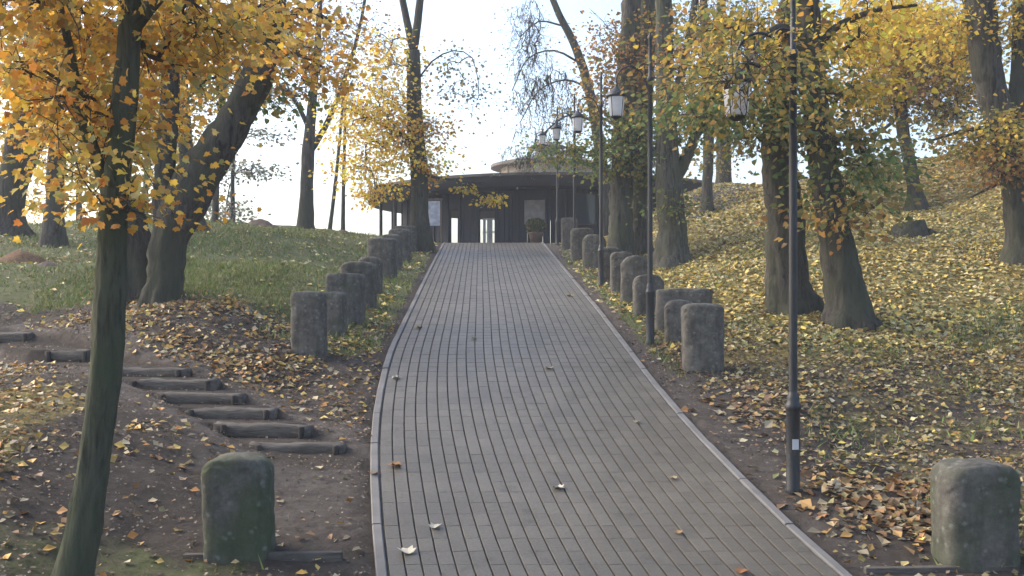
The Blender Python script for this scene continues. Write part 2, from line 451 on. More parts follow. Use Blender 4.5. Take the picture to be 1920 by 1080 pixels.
# ------------------------------------------------------------------ tables of things (photo column, base row, ...)
BOLL_L = [  # px, base, top, width px, distance, arch, moss, label
    (450, 1032, 853, 126, 6.25, 0.45, 0.23, 'green mossy stone bollard standing alone in front of the log steps'),
    (580, 668, 547, 64, 11.1, 0.15, -0.12, 'pinkish square-topped stone bollard at the lower end of the left row'),
    (626, 630, 548, 46, 12.4, 0.2, 0.0, 'dark narrow stone bollard, second from the lower end of the left row'),
    (647, 605, 513, 72, 13.4, 0.2, -0.05, 'broad flat-topped stone bollard, third from the lower end of the left row'),
    (672, 575, 491, 66, 14.8, 0.5, -0.02, 'round-topped stone bollard, fourth from the lower end of the left row'),
    (693, 552, 482, 46, 16.2, 0.5, 0.0, 'dark stone bollard, fifth from the lower end of the left row'),
    (716, 522, 447, 54, 18.6, 0.15, -0.05, 'square grey stone bollard, sixth from the lower end of the left row'),
    (735, 508, 440, 38, 20.4, 0.3, -0.15, 'pale stone bollard, seventh from the lower end of the left row'),
    (751, 493, 430, 40, 22.4, 0.3, -0.05, 'stone bollard, eighth of the left row, just before the yellow tree trunk'),
    (762, 478, 424, 40, 24.6, 0.1, -0.02, 'flat stone bollard at the top end of the left row beside the trunk'),
]
BOLL_R = [
    (1827, 1052, 866, 143, 6.15, 0.40, 0.16, 'large dark stone bollard with mossy domed top at right front'),
    (1318, 694, 570, 76, 10.7, 0.25, -0.15, 'pale grey stone bollard at the lower end of the right row'),
    (1276, 642, 563, 58, 12.1, 0.5, -0.08, 'round-shouldered stone bollard directly behind the lowest one of the right row'),
    (1281, 622, 542, 104, 13.0, 0.1, -0.02, 'wide low stone slab bollard in the right row behind the second lamp post'),
    (1217, 592, 516, 58, 14.2, 0.5, -0.05, 'round-topped stone bollard half hidden by the second lamp post'),
    (1190, 568, 480, 52, 15.5, 0.7, -0.02, 'fully arched stone bollard, sixth of the right row'),
    (1166, 549, 473, 44, 16.7, 0.4, -0.1, 'stone bollard, seventh of the right row, with pale left side'),
    (1143, 533, 464, 40, 18.0, 0.3, -0.02, 'dark stone bollard just right of the third lamp post'),
    (1115, 508, 440, 44, 20.4, 0.6, 0.05, 'lichen-spotted round stone bollard between the third and fourth lamp posts'),
    (1092, 490, 428, 44, 22.4, 0.3, 0.0, 'stone bollard right of the fourth lamp post near the pavilion'),
    (1068, 470, 406, 30, 25.4, 0.2, -0.3, 'whitish stone bollard at the top end of the right row before the pavilion'),
]
LAMPS = [  # px, base row, distance
    (1487, 908, 7.25, 'tall black lamp post with white sticker, nearest on the right of the path'),
    (1219, 642, 12.0, 'black lamp post with white hanging lantern beside the right bollards, second up the path'),
    (1127, 537, 17.6, 'black lamp post with hanging lantern, third up the path before the big trunks'),
    (1077, 489, 22.6, 'black lamp post with hanging lantern, fourth up the path before the pavilion'),
    (1045, 459, 27.2, 'farthest black lamp post, standing right against the pavilion front'),
]
LOGS = [  # left px, left row, right px, right row, distance left, distance right
    (478, 838, 640, 838, 8.15, 8.15, 'lowest and widest weathered log riser of the earth steps beside the path'),
    (412, 800, 577, 803, 8.53, 8.5, 'second log riser from the bottom of the earth steps'),
    (352, 768, 512, 776, 8.92, 8.87, 'third log riser from the bottom of the earth steps'),
    (300, 740, 452, 748, 9.32, 9.26, 'fourth log riser from the bottom of the earth steps'),
    (246, 712, 402, 724, 9.75, 9.65, 'fifth log riser from the bottom of the earth steps'),
    (190, 690, 346, 700, 10.2, 10.05, 'sixth log riser from the bottom, partly behind the slim mossy trunk'),
    (92, 662, 168, 662, 11.1, 11.0, 'short dark log riser just left of the slim mossy trunk'),
    (-20, 628, 56, 630, 12.3, 12.2, 'topmost log riser of the earth steps at the left picture edge'),
]

# trees: base first
TREES = []
def T(**k): TREES.append(k)
O, Y, RU, GR, OL, PA, GO, OY, OC = 'orange', 'yellow', 'rust', 'green', 'olive', 'pale', 'gold', 'olive_yellow', 'ochre'
T(label='slim mossy green trunk with orange maple leaves at left front', d=5.6, bark='bark_green', near=True, ls=0.048, nl=56,
  limbs=[[(135,1135,74),(160,980,62),(183,820,55),(199,680,56),(207,540,57),(212,420,55),(224,300,47),(234,180,46),(242,80,42),(250,-60,38),(262,-300,30)],
         [(212,400,30),(196,340,26),(170,270,24),(150,200,20),(130,90,16),(100,-60,12)],
         [(242,70,26),(280,15,22),(350,-50,16),(430,-120,10)]],
  blobs=[(70,30,110,60,.5,1.0,22,OC),(140,190,50,80,.0,.5,10,O),(330,30,120,50,.3,.9,22,OC),(310,120,60,40,.4,.6,4,OC),(420,40,75,30,.8,.8,7,OC),
         (180,325,50,45,-.1,.4,6,OC),(215,390,26,16,-.1,.2,3,O),(255,290,30,40,.2,.3,2,OC),(130,20,120,50,.0,.9,15,O),(490,0,60,25,1.0,.8,4,OC),
         (40,140,50,50,.5,.7,8,OC),(170,215,60,60,.5,.5,6,OC),(230,-170,330,90,.3,1.3,16,O)])
T(label='thick dark trunk leaning right in a big fork, beside the earth steps', d=12.7, bark='bark_dark', near=True, ls=0.085, nl=28,
  limbs=[[(308,580,70),(312,520,64),(318,450,64),(345,380,78),(390,300,72),(430,240,64),(470,170,58),(500,90,52),(513,0,48),(522,-140,40),(540,-400,28)],
         [(316,440,44),(306,395,40),(311,300,37),(319,180,33),(318,60,28),(308,-80,22),(300,-260,14)],
         [(505,60,16),(540,30,13),(580,20,10),(620,40,6)],[(490,120,14),(530,100,10),(580,110,7),(610,130,4)]],
  blobs=[(540,40,70,50,.0,.9,26,O),(420,60,90,60,.9,1.0,34,OC),(560,130,60,40,-.3,.6,12,O),(380,150,60,50,1.2,.8,18,OC),(290,210,50,60,1.2,.8,18,OC),(410,120,70,30,1.0,.7,14,O),(490,190,40,30,.5,.6,6,GR),(420,-200,260,120,.5,2.0,18,O)])
T(label='dark trunk leaning left, its crown of orange leaves hiding its upper half', d=13.1, bark='bark_dark', near=True, ls=0.085, nl=28,
  limbs=[[(256,562,66),(256,500,58),(250,430,56),(222,345,52),(180,262,48),(153,190,44),(141,110,38),(130,0,32),(120,-200,22)]],
  blobs=[(170,200,80,90,.0,.9,26,OC),(120,90,90,70,.2,.9,22,O),(230,250,60,70,.4,.7,12,GO),(120,-170,200,100,.0,1.6,12,O)])
T(label='straight dark trunk standing on the grass, second from the left edge', d=21.0, bark='bark_dark', ls=0.105, nl=22,
  limbs=[[(100,470,50),(102,400,36),(104,330,32),(109,260,30),(102,150,26),(95,0,20),(90,-200,12)]],
  blobs=[(110,230,60,60,.0,1.2,16,O),(70,120,80,70,.5,1.4,20,Y),(150,310,50,50,.5,1.0,12,Y),(200,150,80,90,.8,1.4,18,OL)])
T(label='forked dark trunk at the far left edge of the grass', d=23.0, bark='bark_dark', ls=0.105, nl=22,
  limbs=[[(18,448,76),(15,400,58),(30,300,48),(45,220,44),(58,150,36),(62,60,30),(60,-60,25),(60,-250,14)],
         [(16,400,42),(42,330,32),(75,260,26),(100,215,20),(140,130,12)]],
  blobs=[(30,120,60,60,.0,1.4,18,Y),(10,260,40,60,1.0,1.2,14,Y),(130,120,70,60,.4,1.3,18,GR),(100,40,120,50,.0,1.5,18,O),(300,270,50,80,1.2,1.4,14,OL)])
T(label='dark trunk rising just behind the big leaning fork', d=24.5, bark='bark_dark', ls=0.09, nl=24,
  limbs=[[(368,440,50),(362,400,34),(350,300,27),(342,180,24),(338,60,20),(335,-60,15)]],
  blobs=[(330,120,70,80,.0,1.4,20,OL),(400,200,60,50,.5,1.2,14,GR),(290,330,40,60,.4,1.0,12,GR)])
T(label='small yellow-leaved tree far behind the straight trunks at left', d=33.0, bark='bark_grey', ls=0.14, nl=16,
  limbs=[[(148,440,12),(148,380,11),(150,300,9),(152,200,7)]],
  blobs=[(140,340,50,50,.0,1.2,18,GO),(70,380,40,40,.2,1.0,14,Y),(60,260,50,70,.0,1.2,20,Y),(180,260,50,60,.0,1.2,14,Y)])
T(label='dull olive bushy tree seen between the mossy trunk and the fork', d=35.0, bark='bark_grey', ls=0.14, nl=16,
  limbs=[[(272,444,12),(272,380,11),(275,300,9),(278,200,7)]],
  blobs=[(265,390,40,40,.0,1.0,14,OL),(280,270,50,70,.0,1.2,18,OL),(390,380,40,50,.0,1.0,12,PA),(330,300,60,70,.0,1.0,10,OL)])
T(label='thin grey trunk between the leaning fork and the leafy pine', d=27.0, bark='bark_grey', ls=0.12, nl=10,
  limbs=[[(403,424,13),(406,330,13),(412,230,14),(424,130,13),(440,20,11),(450,-80,8)]],
  blobs=[(430,100,50,70,.0,1.2,14,OL)])
T(label='slender grey-green pine with flat sparse branches against the white sky', d=31.0, bark='bark_grey', ls=0.12, nl=14, flat=True,
  limbs=[[(437,422,9),(436,340,8),(440,240,7),(446,120,6),(450,20,4)]],
  blobs=[(475,318,50,12,.0,.5,14,PA),(498,252,26,10,.0,.4,8,PA),(432,400,24,26,.0,.6,10,PA),(500,180,50,26,.0,.5,12,PA),(400,310,30,40,.4,.6,10,PA)])
T(label='tall nearly bare tree alone on the crest of the grass, dark against sky', d=30.0, bark='bark_dark', ls=0.09, nl=6, dens=1.4,
  limbs=[[(573,440,34),(575,360,26),(578,280,24),(585,200,17),(592,120,14),(598,40,11),(602,-80,8)],
         [(579,288,14),(600,255,12),(625,205,10),(645,150,9),(670,70,7),(690,-30,5)],
         [(578,240,10),(560,200,8),(540,172,7),(512,150,4)]],
  blobs=[(600,90,60,90,.0,1.2,40,RU),(650,60,60,80,.2,1.2,36,RU),(555,120,50,60,-.2,1.0,24,RU),(530,190,30,40,.0,.5,8,GR),(620,170,60,50,.0,1.0,14,PA),(500,60,50,50,.2,1.0,12,RU)])
T(label='pale thin leaning sapling trunk on the crest left of the yellow tree', d=34.0, bark='bark_grey', ls=0.1, nl=3,
  limbs=[[(618,440,8),(627,360,7),(637,260,6),(645,160,4)]], blobs=[(640,190,20,50,.0,.6,10,PA)])
T(label='pale thin upright sapling trunk next to the leaning sapling', d=34.5, bark='bark_grey', ls=0.1, nl=3,
  limbs=[[(643,441,9),(644,350,7),(646,270,6),(648,170,4)]], blobs=[(650,200,20,50,.0,.6,10,Y)])
T(layer=True, label='dark forked trunk with golden yellow crown, left of the path top', d=25.0, dens=1.0, bark='bark_dark', ls=0.10, nl=23,
  limbs=[[(790,470,50),(786,400,34),(785,320,32),(778,220,30),(776,150,27),(775,95,24)],
         [(775,100,15),(765,50,14),(752,-20,12),(740,-150,8)],[(775,100,16),(783,40,15),(790,-30,13),(800,-180,8)],
         [(780,268,11),(740,246,9),(700,224,7),(640,200,4)],[(777,160,4),(810,115,3),(850,95,2.4),(885,108,2),(898,160,1.4)],[(783,325,7),(830,335,5),(880,340,3),(912,345,2)]],
  blobs=[(735,110,36,40,.0,.8,14,GO),(720,170,40,30,-.2,.9,14,GO),(680,205,46,24,-.2,.9,15,GO),(750,225,50,26,.2,1.1,18,GO),(660,250,26,18,.2,.7,6,GO),(720,265,60,22,.0,1.0,18,GO),(800,255,26,30,-.2,.7,9,O),(770,300,40,24,-.3,.8,12,GO),(690,310,44,20,.0,.9,13,GO),(720,345,50,14,.0,.8,9,GO),(690,372,18,18,.2,.5,4,GO),(650,160,20,40,.2,.5,4,RU),
         (868,354,14,3,-.5,.10,2,Y),(918,374,18,12,-.5,.12,3,Y),(800,325,24,18,.0,.5,4,O),(700,80,50,50,.4,1.0,6,RU),(850,180,50,70,.1,.7,6,PA),(840,110,50,40,.1,.5,3,PA)])
T(label='bare weeping tree with fine hanging twigs, right of the white sky gap', d=30.0, bark='bark_dark', ls=0.075, nl=3, sag=0.25, twig=0.9, dens=1.5,
  limbs=[[(1140,466,30),(1135,380,24),(1128,300,22),(1115,220,20),(1100,150,18),(1075,80,15),(1050,30,13),(1030,-20,11),(1000,-120,7)],
         [(1105,165,5),(1060,150,3.5),(1010,170,2.6),(975,230,1.6)],[(1090,120,5),(1040,95,3.5),(990,110,2.6),(960,170,1.6)],[(1060,50,4.5),(1010,40,3),(975,70,1.8)],[(1117,230,5),(1070,215,3.5),(1020,250,2.4),(985,310,1.6)]],
  blobs=[(1000,150,50,80,.0,1.0,60,PA),(1050,200,50,70,.0,1.0,50,PA),(990,60,40,60,.0,1.0,36,PA),(985,280,50,50,.0,1.0,30,PA),(860,170,50,70,.0,.8,0,PA)])
T(label='big mossy linden trunk, left one of the trunk cluster right of the path', d=21.0, bark='bark_grey', near=True, ls=0.09, nl=24,
  limbs=[[(1163,490,52),(1164,400,41),(1168,260,39),(1178,120,38),(1184,0,34),(1190,-160,28)],[(1166,300,9),(1140,290,7),(1090,285,5),(1040,285,3)]],
  blobs=[(1150,130,40,110,.0,1.0,22,RU),(1180,240,40,40,-.6,.6,14,GR),(1160,295,60,32,-.5,.8,22,GR),(1060,285,50,14,-.4,.5,10,GR),(1120,215,30,30,-.2,.5,7,OL)])
T(label='big mossy linden trunk, middle one of the trunk cluster right of the path', d=21.6, bark='bark_grey', near=True, ls=0.09, nl=24,
  limbs=[[(1199,490,44),(1199,400,36),(1204,260,35),(1210,120,35),(1214,0,31),(1216,-160,25)]],
  blobs=[(1215,270,50,50,-.7,.7,20,GR),(1200,330,50,30,-.5,.6,10,GR),(1200,110,50,90,-.4,.8,18,RU),(1230,50,40,60,.0,.8,10,OL)])
T(label='thickest mossy linden trunk with limbs reaching right, edge of the leaf slope', d=20.0, bark='bark_grey', near=True, ls=0.09, nl=24,
  limbs=[[(1260,512,70),(1259,430,54),(1253,330,46),(1248,200,36),(1246,80,32),(1244,-60,28),(1240,-220,20)],
         [(1256,352,22),(1280,310,22),(1300,265,19),(1320,215,14),(1336,130,10)],[(1249,235,17),(1270,172,16),(1288,90,14),(1303,0,12),(1310,-100,8)]],
  blobs=[(1275,120,45,60,.0,.8,16,RU),(1300,230,40,30,-.3,.6,14,GR),(1320,50,50,50,.0,.8,14,OL),(1260,390,30,16,-.4,.3,5,GR),(1340,160,40,60,.0,.8,14,OL)])
T(label='thin dark trunk on the grey mound right of the pavilion', d=27.5, bark='bark_dark', ls=0.10, nl=18,
  limbs=[[(1326,410,26),(1326,340,20),(1329,260,20),(1326,150,18),(1320,20,15),(1316,-100,10)]], blobs=[(1320,200,40,40,.0,.8,8,OL),(1330,310,30,20,.0,.5,5,OL),(1330,60,50,60,.0,.9,14,OL)])
T(label='dark trunk at the skyline behind the grey mound', d=31.0, bark='bark_dark', ls=0.10, nl=18,
  limbs=[[(1357,356,34),(1357,300,28),(1356,240,26),(1350,140,22),(1352,20,18),(1355,-100,12)]], blobs=[(1390,270,30,26,.0,.7,8,PA),(1360,130,50,60,.0,1.0,14,OL),(1400,30,60,60,.0,1.0,14,OL)])
T(label='stout furrowed trunk on the leafy bank directly behind the nearest lamp post', d=13.5, bark='bark_dark', near=True, ls=0.085, nl=26,
  limbs=[[(1482,584,86),(1476,530,76),(1469,420,67),(1463,320,62),(1461,240,58),(1470,150,50),(1480,60,46),(1490,-70,42),(1500,-300,30)],
         [(1464,230,16),(1430,200,12),(1380,190,9),(1320,210,5)],[(1472,130,18),(1430,80,14),(1370,50,9),(1310,60,5)],[(1466,280,12),(1500,240,10),(1560,230,6)],[(1480,60,14,13.5),(1462,50,11,11.5),(1440,60,8,9.5),(1415,90,6,8.0),(1402,120,4,7.1)]],
  blobs=[(1400,60,100,50,.0,1.0,40,OY),(1335,150,55,50,.0,.8,18,OL),(1430,195,90,40,-.3,.9,40,GR),(1310,225,50,30,-.2,.6,12,GR),(1470,250,60,30,-.6,.5,16,GR),(1440,120,80,40,-.3,.8,22,OY),(1390,150,30,30,-6.65,.10,15,OL),(1410,100,30,14,-6.2,.2,5,OY),(1390,260,40,24,-.2,.5,6,OL),(1480,-170,220,110,.0,1.8,20,OL)])
T(label='stout furrowed trunk on the leafy bank, leaning left at its top', d=12.8, bark='bark_dark', near=True, ls=0.085, nl=26,
  limbs=[[(1590,620,88),(1584,560,74),(1573,480,65),(1559,400,60),(1546,330,56),(1534,250,50),(1526,170,45),(1519,90,43),(1515,0,41),(1512,-80,38),(1505,-300,28)],
         [(1540,290,14),(1575,260,11),(1610,270,9),(1640,330,6)],[(1520,100,16),(1570,50,13),(1640,20,9),(1720,10,5)],[(1550,350,10),(1590,360,8),(1640,390,5)]],
  blobs=[(1555,250,55,50,-.3,.7,18,OL),(1605,320,45,60,-.2,.7,26,GR),(1590,400,50,20,-.2,.5,9,OL),(1600,60,80,60,.3,1.0,34,GO),(1590,160,50,50,.2,.7,18,Y),(1560,430,30,20,-.4,.3,4,RU),(1650,240,30,40,.2,.6,5,OL),(1560,-170,200,110,.0,1.6,18,Y)])
T(label='crooked dark trunk high on the leaf slope below the skyline', d=24.0, dens=2.6, bark='bark_dark', ls=0.10, nl=22,
  limbs=[[(1717,404,46),(1714,350,25),(1700,280,24),(1690,210,22),(1695,130,18),(1702,50,16),(1705,-60,12),(1700,-200,8)],
         [(1692,190,8),(1740,200,6),(1790,215,4)],[(1690,215,8),(1660,240,6),(1620,270,4)]],
  blobs=[(1720,80,90,70,.0,1.5,60,GO),(1650,60,70,60,.0,1.3,36,GO),(1780,140,50,70,.0,1.3,30,Y),(1690,170,50,24,.0,1.0,12,RU),(1780,215,40,14,.0,.7,8,OL),(1640,180,50,50,.3,1.0,16,Y),(1650,310,40,40,.0,.6,9,GR),(1700,-120,150,90,.0,2.0,26,Y)])
T(label='dark trunk at the right picture edge with rusty leaves half way up', d=16.5, bark='bark_dark', near=True, ls=0.085, nl=26,
  limbs=[[(1909,502,60),(1908,440,43),(1900,350,43),(1885,270,47),(1865,190,51),(1848,110,54),(1838,30,54),(1832,-70,52),(1825,-300,36)],
         [(1890,285,36),(1910,160,34),(1916,40,32),(1922,-80,28)],[(1880,250,10),(1840,240,8),(1790,250,6),(1740,265,3)],[(1898,330,8),(1860,350,6),(1820,370,3)]],
  blobs=[(1890,250,50,50,-.4,.8,20,OY),(1880,320,46,26,-.4,.6,12,RU),(1800,245,50,22,.0,.7,9,OL),(1900,50,50,60,.2,.9,22,Y),(1790,60,60,70,.4,1.0,24,Y),(1850,290,40,20,.0,.5,8,OL),(1870,-170,160,100,.0,1.6,14,Y)])

# ------------------------------------------------------------------ terrain
CT = []
def cp(px, py, d): CT.append(tuple(W(px, py, d)))
for d in (6.5, 8, 10, 12, 14, 17, 20, 24, 27.5, 31, 36, 42):
    CT.append((float(XL(d)) - 0.15, d, float(ZP(d)) - 0.01)); CT.append((float(XR(d)) + 0.15, d, float(ZP(d)) - 0.01))
for d in (0.0, 3.0):
    CT.append((float(XL(d)) - 0.5, d, float(ZP(d)))); CT.append((float(XR(d)) + 0.5, d, float(ZP(d))))
for b in BOLL_L + BOLL_R: cp(b[0], b[1] - 4, b[4])
for l in LAMPS: cp(l[0], l[1], l[2])
for t in TREES:
    p = t['limbs'][0][0]
    cp(p[0], p[1] - 8, t['d'])
for l in LOGS:
    cp(l[0] * .5 + l[2] * .5, l[1] * .5 + l[3] * .5 + 8, (l[4] + l[5]) / 2)
for q in [(300,592,11.6),(250,590,11.8),(345,590,11.7),(250,1000,6.4),(60,1080,5.6),(20,920,6.6),(20,790,7.8),(60,700,9.4),(200,780,8.4),(330,850,7.5),(560,900,7.4),(640,900,7.5),(660,820,8.35),
          (560,720,10.2),(480,690,10.4),(420,650,10.9),(360,610,11.5),(440,575,12.6),(520,640,11.5),(560,590,13.2),(560,520,16),(450,480,19),(450,530,15.0),(600,470,21),(640,445,26),
          (500,430,28),(640,437,30),(575,437,30.5),(450,425,29),(300,445,25),(200,445,25),(200,470,20),(-100,470,20),(0,500,17),(150,545,14.5),(0,575,13.8),(120,610,12.9),(-150,560,14),(-200,800,8.5),
          (1700,1000,6.6),(1640,930,7.2),(1920,900,7.6),(1700,830,8.7),(1900,740,9.8),(1560,740,9.6),(1420,700,10.6),(1400,620,12.4),(1700,660,11.3),(1850,640,12.0),(1700,590,13.6),(1850,580,13.8),
          (1400,520,16),(1380,455,20),(1750,500,16.5),(1650,460,19),(1560,470,18),(1705,440,21),(1300,425,23),(1440,377,25),(1540,345,26),(1640,315,27),(1800,287,27.5),(1920,255,27),(1850,380,21.5),(2100,420,17.5),(2150,640,11.5),
          (1290,365,28.6),(1365,354,29),(1440,352,29.2)]:
    cp(*q)
for q in [(-30,0,-2.2),(-14,0,-2.0),(14,0,-1.6),(30,0,-1.2),(-30,15,-.2),(-30,30,1.2),(20,22,5.5),(30,15,3.5),(22,30,6.0),(-12,40,1.6),(-30,48,-.5),(-14,50,.5),(0,50,1.3),(14,46,1.7),(30,45,3.0),(10,38,1.8),(9.5,33,2.2),(-5,38,1.65),(0,40,1.66),(4,42,1.66),(-30,-12,-2.2),(0,-12,-2.0),(30,-12,-1.6),(-6,36,1.9),(16,34,4.0),(-4,-6,-1.95),(7,-6,-1.8)]:
    CT.append(q)
CT = np.array(CT, dtype=float)
def _U(r2): return np.where(r2 > 1e-12, 0.5 * r2 * np.log(np.maximum(r2, 1e-12)), 0.0)
_n = len(CT)
_K = _U(((CT[:, None, :2] - CT[None, :, :2]) ** 2).sum(-1)) + np.eye(_n) * 0.35
_Pm = np.hstack([np.ones((_n, 1)), CT[:, :2]])
_A = np.zeros((_n + 3, _n + 3)); _A[:_n, :_n] = _K; _A[:_n, _n:] = _Pm; _A[_n:, :_n] = _Pm.T
_sol = np.linalg.solve(_A, np.concatenate([CT[:, 2], np.zeros(3)]))

STC = np.array([(W((l[0] + l[2]) / 2, (l[1] + l[3]) / 2, (l[4] + l[5]) / 2)) for l in LOGS])     # log centres
def stair_param(x, y):
    """position along the flight (in log units) and sideways distance from its middle"""
    yy = np.concatenate([[STC[0, 1] - 0.6], STC[:, 1], [STC[-1, 1] + 1.0]])
    xx = np.concatenate([[STC[0, 0] + 0.5], STC[:, 0], [STC[-1, 0] - 1.4]])
    s = np.interp(y, yy, np.arange(len(yy)) - 1.0)
    out = np.maximum(0, yy[0] - y) + np.maximum(0, y - yy[-1])
    return s, np.hypot(x - np.interp(y, yy, xx), out)

def tps(x, y):
    out = np.zeros(x.size); xf, yf = x.ravel(), y.ravel()
    for i in range(0, x.size, 20000):
        a, b = xf[i:i + 20000], yf[i:i + 20000]
        r2 = (a[:, None] - CT[None, :, 0]) ** 2 + (b[:, None] - CT[None, :, 1]) ** 2
        out[i:i + 20000] = _U(r2) @ _sol[:_n] + _sol[_n] + _sol[_n + 1] * a + _sol[_n + 2] * b
    return out.reshape(x.shape)

def Tz(x, y, detail=True):
    x = np.asarray(x, dtype=float); y = np.asarray(y, dtype=float)
    xc = np.clip(x, -32, 32); yc = np.clip(y, -13, 50)
    z = tps(xc, yc)
    far = np.hypot(np.maximum(0, np.abs(x) - 30), np.maximum(0, np.maximum(y - 46, -12 - y)))
    if detail:
        z = z + (0.09 * fbm(x * 0.55, y * 0.55, 3) + 0.05 * fbm(x * 3.1, y * 3.1, 4)) * smoothstep(0.2, 1.2, np.maximum(XL(y) - x, x - XR(y)))
    # earth steps
    near = (y > 7) & (y < 15) & (x < 0)
    if near.any():
        s, q = stair_param(x[near], y[near])
        k = np.clip(np.floor(s), 0, len(STC) - 2).astype(int)
        zt = STC[k, 2] + 0.034 + 0.0 * s
        w = (1 - smoothstep(0.42, 0.56, q)) * smoothstep(0.0, 0.08, s) * (1 - smoothstep(len(STC) - 1.3, len(STC) - 1.0, s))
        zz = z[near]; z[near] = zz * (1 - w) + zt * w
    # path bed and pavilion apron
    o = np.maximum(XL(y) - x, x - XR(y))
    w = smoothstep(0.02, 0.7, o)
    zb = ZP(y) - np.where(o < 0, 0.06, 0.012)
    z = zb * (1 - w) + z * w
    ra = np.hypot(x - 1.2, y - 36.8)
    wa = 1 - smoothstep(6.9, 8.2, ra)
    z = z * (1 - wa) + (1.60) * wa
    z = z - 0.10 * np.minimum(far, 60) - 0.0
    return z

def Tz1(x, y): return float(Tz(np.array([x]), np.array([y]))[0])

def axis(parts):
    a = [np.arange(p, q, s) for p, q, s in parts]
    return np.unique(np.round(np.concatenate(a + [[parts[-1][1]]]), 4))
gx = axis([(-1500, -300, 200), (-300, -60, 40), (-60, -20, 2.5), (-20, -8, 0.4), (-8, 8, 0.1), (8, 20, 0.4), (20, 60, 2.5), (60, 300, 40), (300, 1500, 200)])
gy = axis([(-300, -20, 40), (-20, -2, 2.0), (-2, 4.5, 0.25), (4.5, 7.9, 0.1), (7.9, 13.6, 0.05), (13.6, 16, 0.1), (16, 32, 0.2), (32, 60, 0.8), (60, 100, 6), (100, 400, 50), (400, 2400, 250)])
GX, GY = np.meshgrid(gx, gy)
GZ = Tz(GX, GY)
nx, ny = len(gx), len(gy)
ii = (np.arange(ny - 1)[:, None] * nx + np.arange(nx - 1)[None, :]).ravel()
gq = np.stack([ii, ii + 1, ii + nx + 1, ii + nx], axis=1)
gme = np_mesh('ground', np.stack([GX.ravel(), GY.ravel(), GZ.ravel()], 1), [gq], smooth=True)

def proj(x, y, z):
    y = np.maximum(y, 0.3)
    return 960 + F * x / y, YH - F * z / y

def masks(x, y):
    """grass, litter, gravel weights of the ground at world x, y"""
    n = fbm(x * 0.8 + 40, y * 0.8, 3)
    left = XL(y) - x; right = x - XR(y)
    s, q = stair_param(x, y)
    dirt = 1 - smoothstep(0.6, 1.25, q + n * 0.5)
    # grass: the left hill beyond the bank edge
    bank = 12.3 + 0.35 * np.clip(-x - 3.5, -3, 8) + n * 1.5
    grass = smoothstep(-0.4, 0.6, y - bank) * smoothstep(0.0, 0.5, left)
    grass = np.maximum(grass, 0.6 * smoothstep(0.05, 0.2, left) * (1 - smoothstep(0.5, 0.9, left)) * smoothstep(10.5, 12.5, y))
    grass = np.maximum(grass, 0.55 * smoothstep(0.1, 0.25, right) * (1 - smoothstep(0.35, 0.7, right)) * smoothstep(9, 12, y) * (1 - smoothstep(24, 27, y)))
    grass = np.maximum(grass, 0.45 * (1 - smoothstep(6.0, 6.6, y)) * smoothstep(0.5, 0.9, left))
    grass = np.maximum(grass, 0.32 * smoothstep(0.6, 1.4, right) * (1 - smoothstep(12, 15, y)))
    grass = grass * (1 - dirt)
    lit = smoothstep(0.5, 1.6, right + n * 0.8) * np.where(y > 13.2, 1.0, 0.33 + 0.38 * smoothstep(10, 13.2, y))  # yellow cut back on the near right, painting in the mound's shade
    lit = np.maximum(lit, 0.5 * smoothstep(2.2, 3.0, left + n) * (1 - smoothstep(8.5, 10, y)) * (1 - dirt))
    grav = smoothstep(26.2, 27.2, y + n) * smoothstep(3.2, 4.2, x) * (1 - smoothstep(9, 11, x)) * (1 - smoothstep(31, 33, y))
    plaza = 1 - smoothstep(6.9, 8.2, np.hypot(x - 1.2, y - 36.8))
    grav = np.maximum(grav, plaza)
    lit = lit * (1 - grav)
    return np.clip(grass, 0, 1), np.clip(lit, 0, 1), np.clip(grav, 0, 1)
mg, ml, mv = masks(GX.ravel(), GY.ravel())
at = gme.attributes.new('Mask', 'FLOAT_COLOR', 'POINT')
c4 = np.ones((nx * ny, 4), dtype=np.float32); c4[:, 0] = mg; c4[:, 1] = ml; c4[:, 2] = mv
at.data.foreach_set('color', c4.ravel())
s_, q_ = stair_param(GX.ravel(), GY.ravel())
nn_ = fbm(GX.ravel() * 1.7, GY.ravel() * 1.7, 4)
on = (s_ > -0.6) & (s_ < len(STC) - 0.2)
tread = on * (1 - smoothstep(0.40, 0.56, q_ + nn_ * .12))
worn = on * smoothstep(0.42, 0.58, q_ + nn_ * .12) * (1 - smoothstep(0.75, 1.1, q_ + nn_ * .3))
lft = XL(GY.ravel()) - GX.ravel(); rgt = GX.ravel() - XR(GY.ravel())
worn = np.maximum(worn, 0.8 * smoothstep(0.0, .2, lft) * (1 - smoothstep(.9, 1.7, lft + nn_)) * smoothstep(6.2, 6.8, GY.ravel()) * (1 - smoothstep(8.2, 9.2, GY.ravel())))
worn = np.maximum(worn, 0.5 * smoothstep(0.0, .1, rgt) * (1 - smoothstep(.3, .7, rgt + nn_ * .5)))
aw = gme.attributes.new('Worn', 'FLOAT', 'POINT'); aw.data.foreach_set('value', np.clip(0.5 + 0.5 * worn - 0.42 * tread, 0, 1).astype(np.float32))
gme.materials.append(M['ground'])
ground = link(bpy.data.objects.new('ground', gme)); tag(ground, kind='structure')

# ------------------------------------------------------------------ the paved path
ds = np.arange(-1.0, 31.0, 0.1)
V = []
for d in ds:
    for k in range(5):
        t = k / 4
        V.append((float(XL(d)) * (1 - t) + float(XR(d)) * t, d, float(ZP(d)) - 0.014))
i0 = (np.arange(len(ds) - 1)[:, None] * 5 + np.arange(4)[None, :]).ravel()
pme = np_mesh('path', V, [np.stack([i0, i0 + 1, i0 + 6, i0 + 5], 1)], smooth=True)
pme.materials.append(M['sand'])
path = link(bpy.data.objects.new('path', pme)); tag(path, kind='structure')

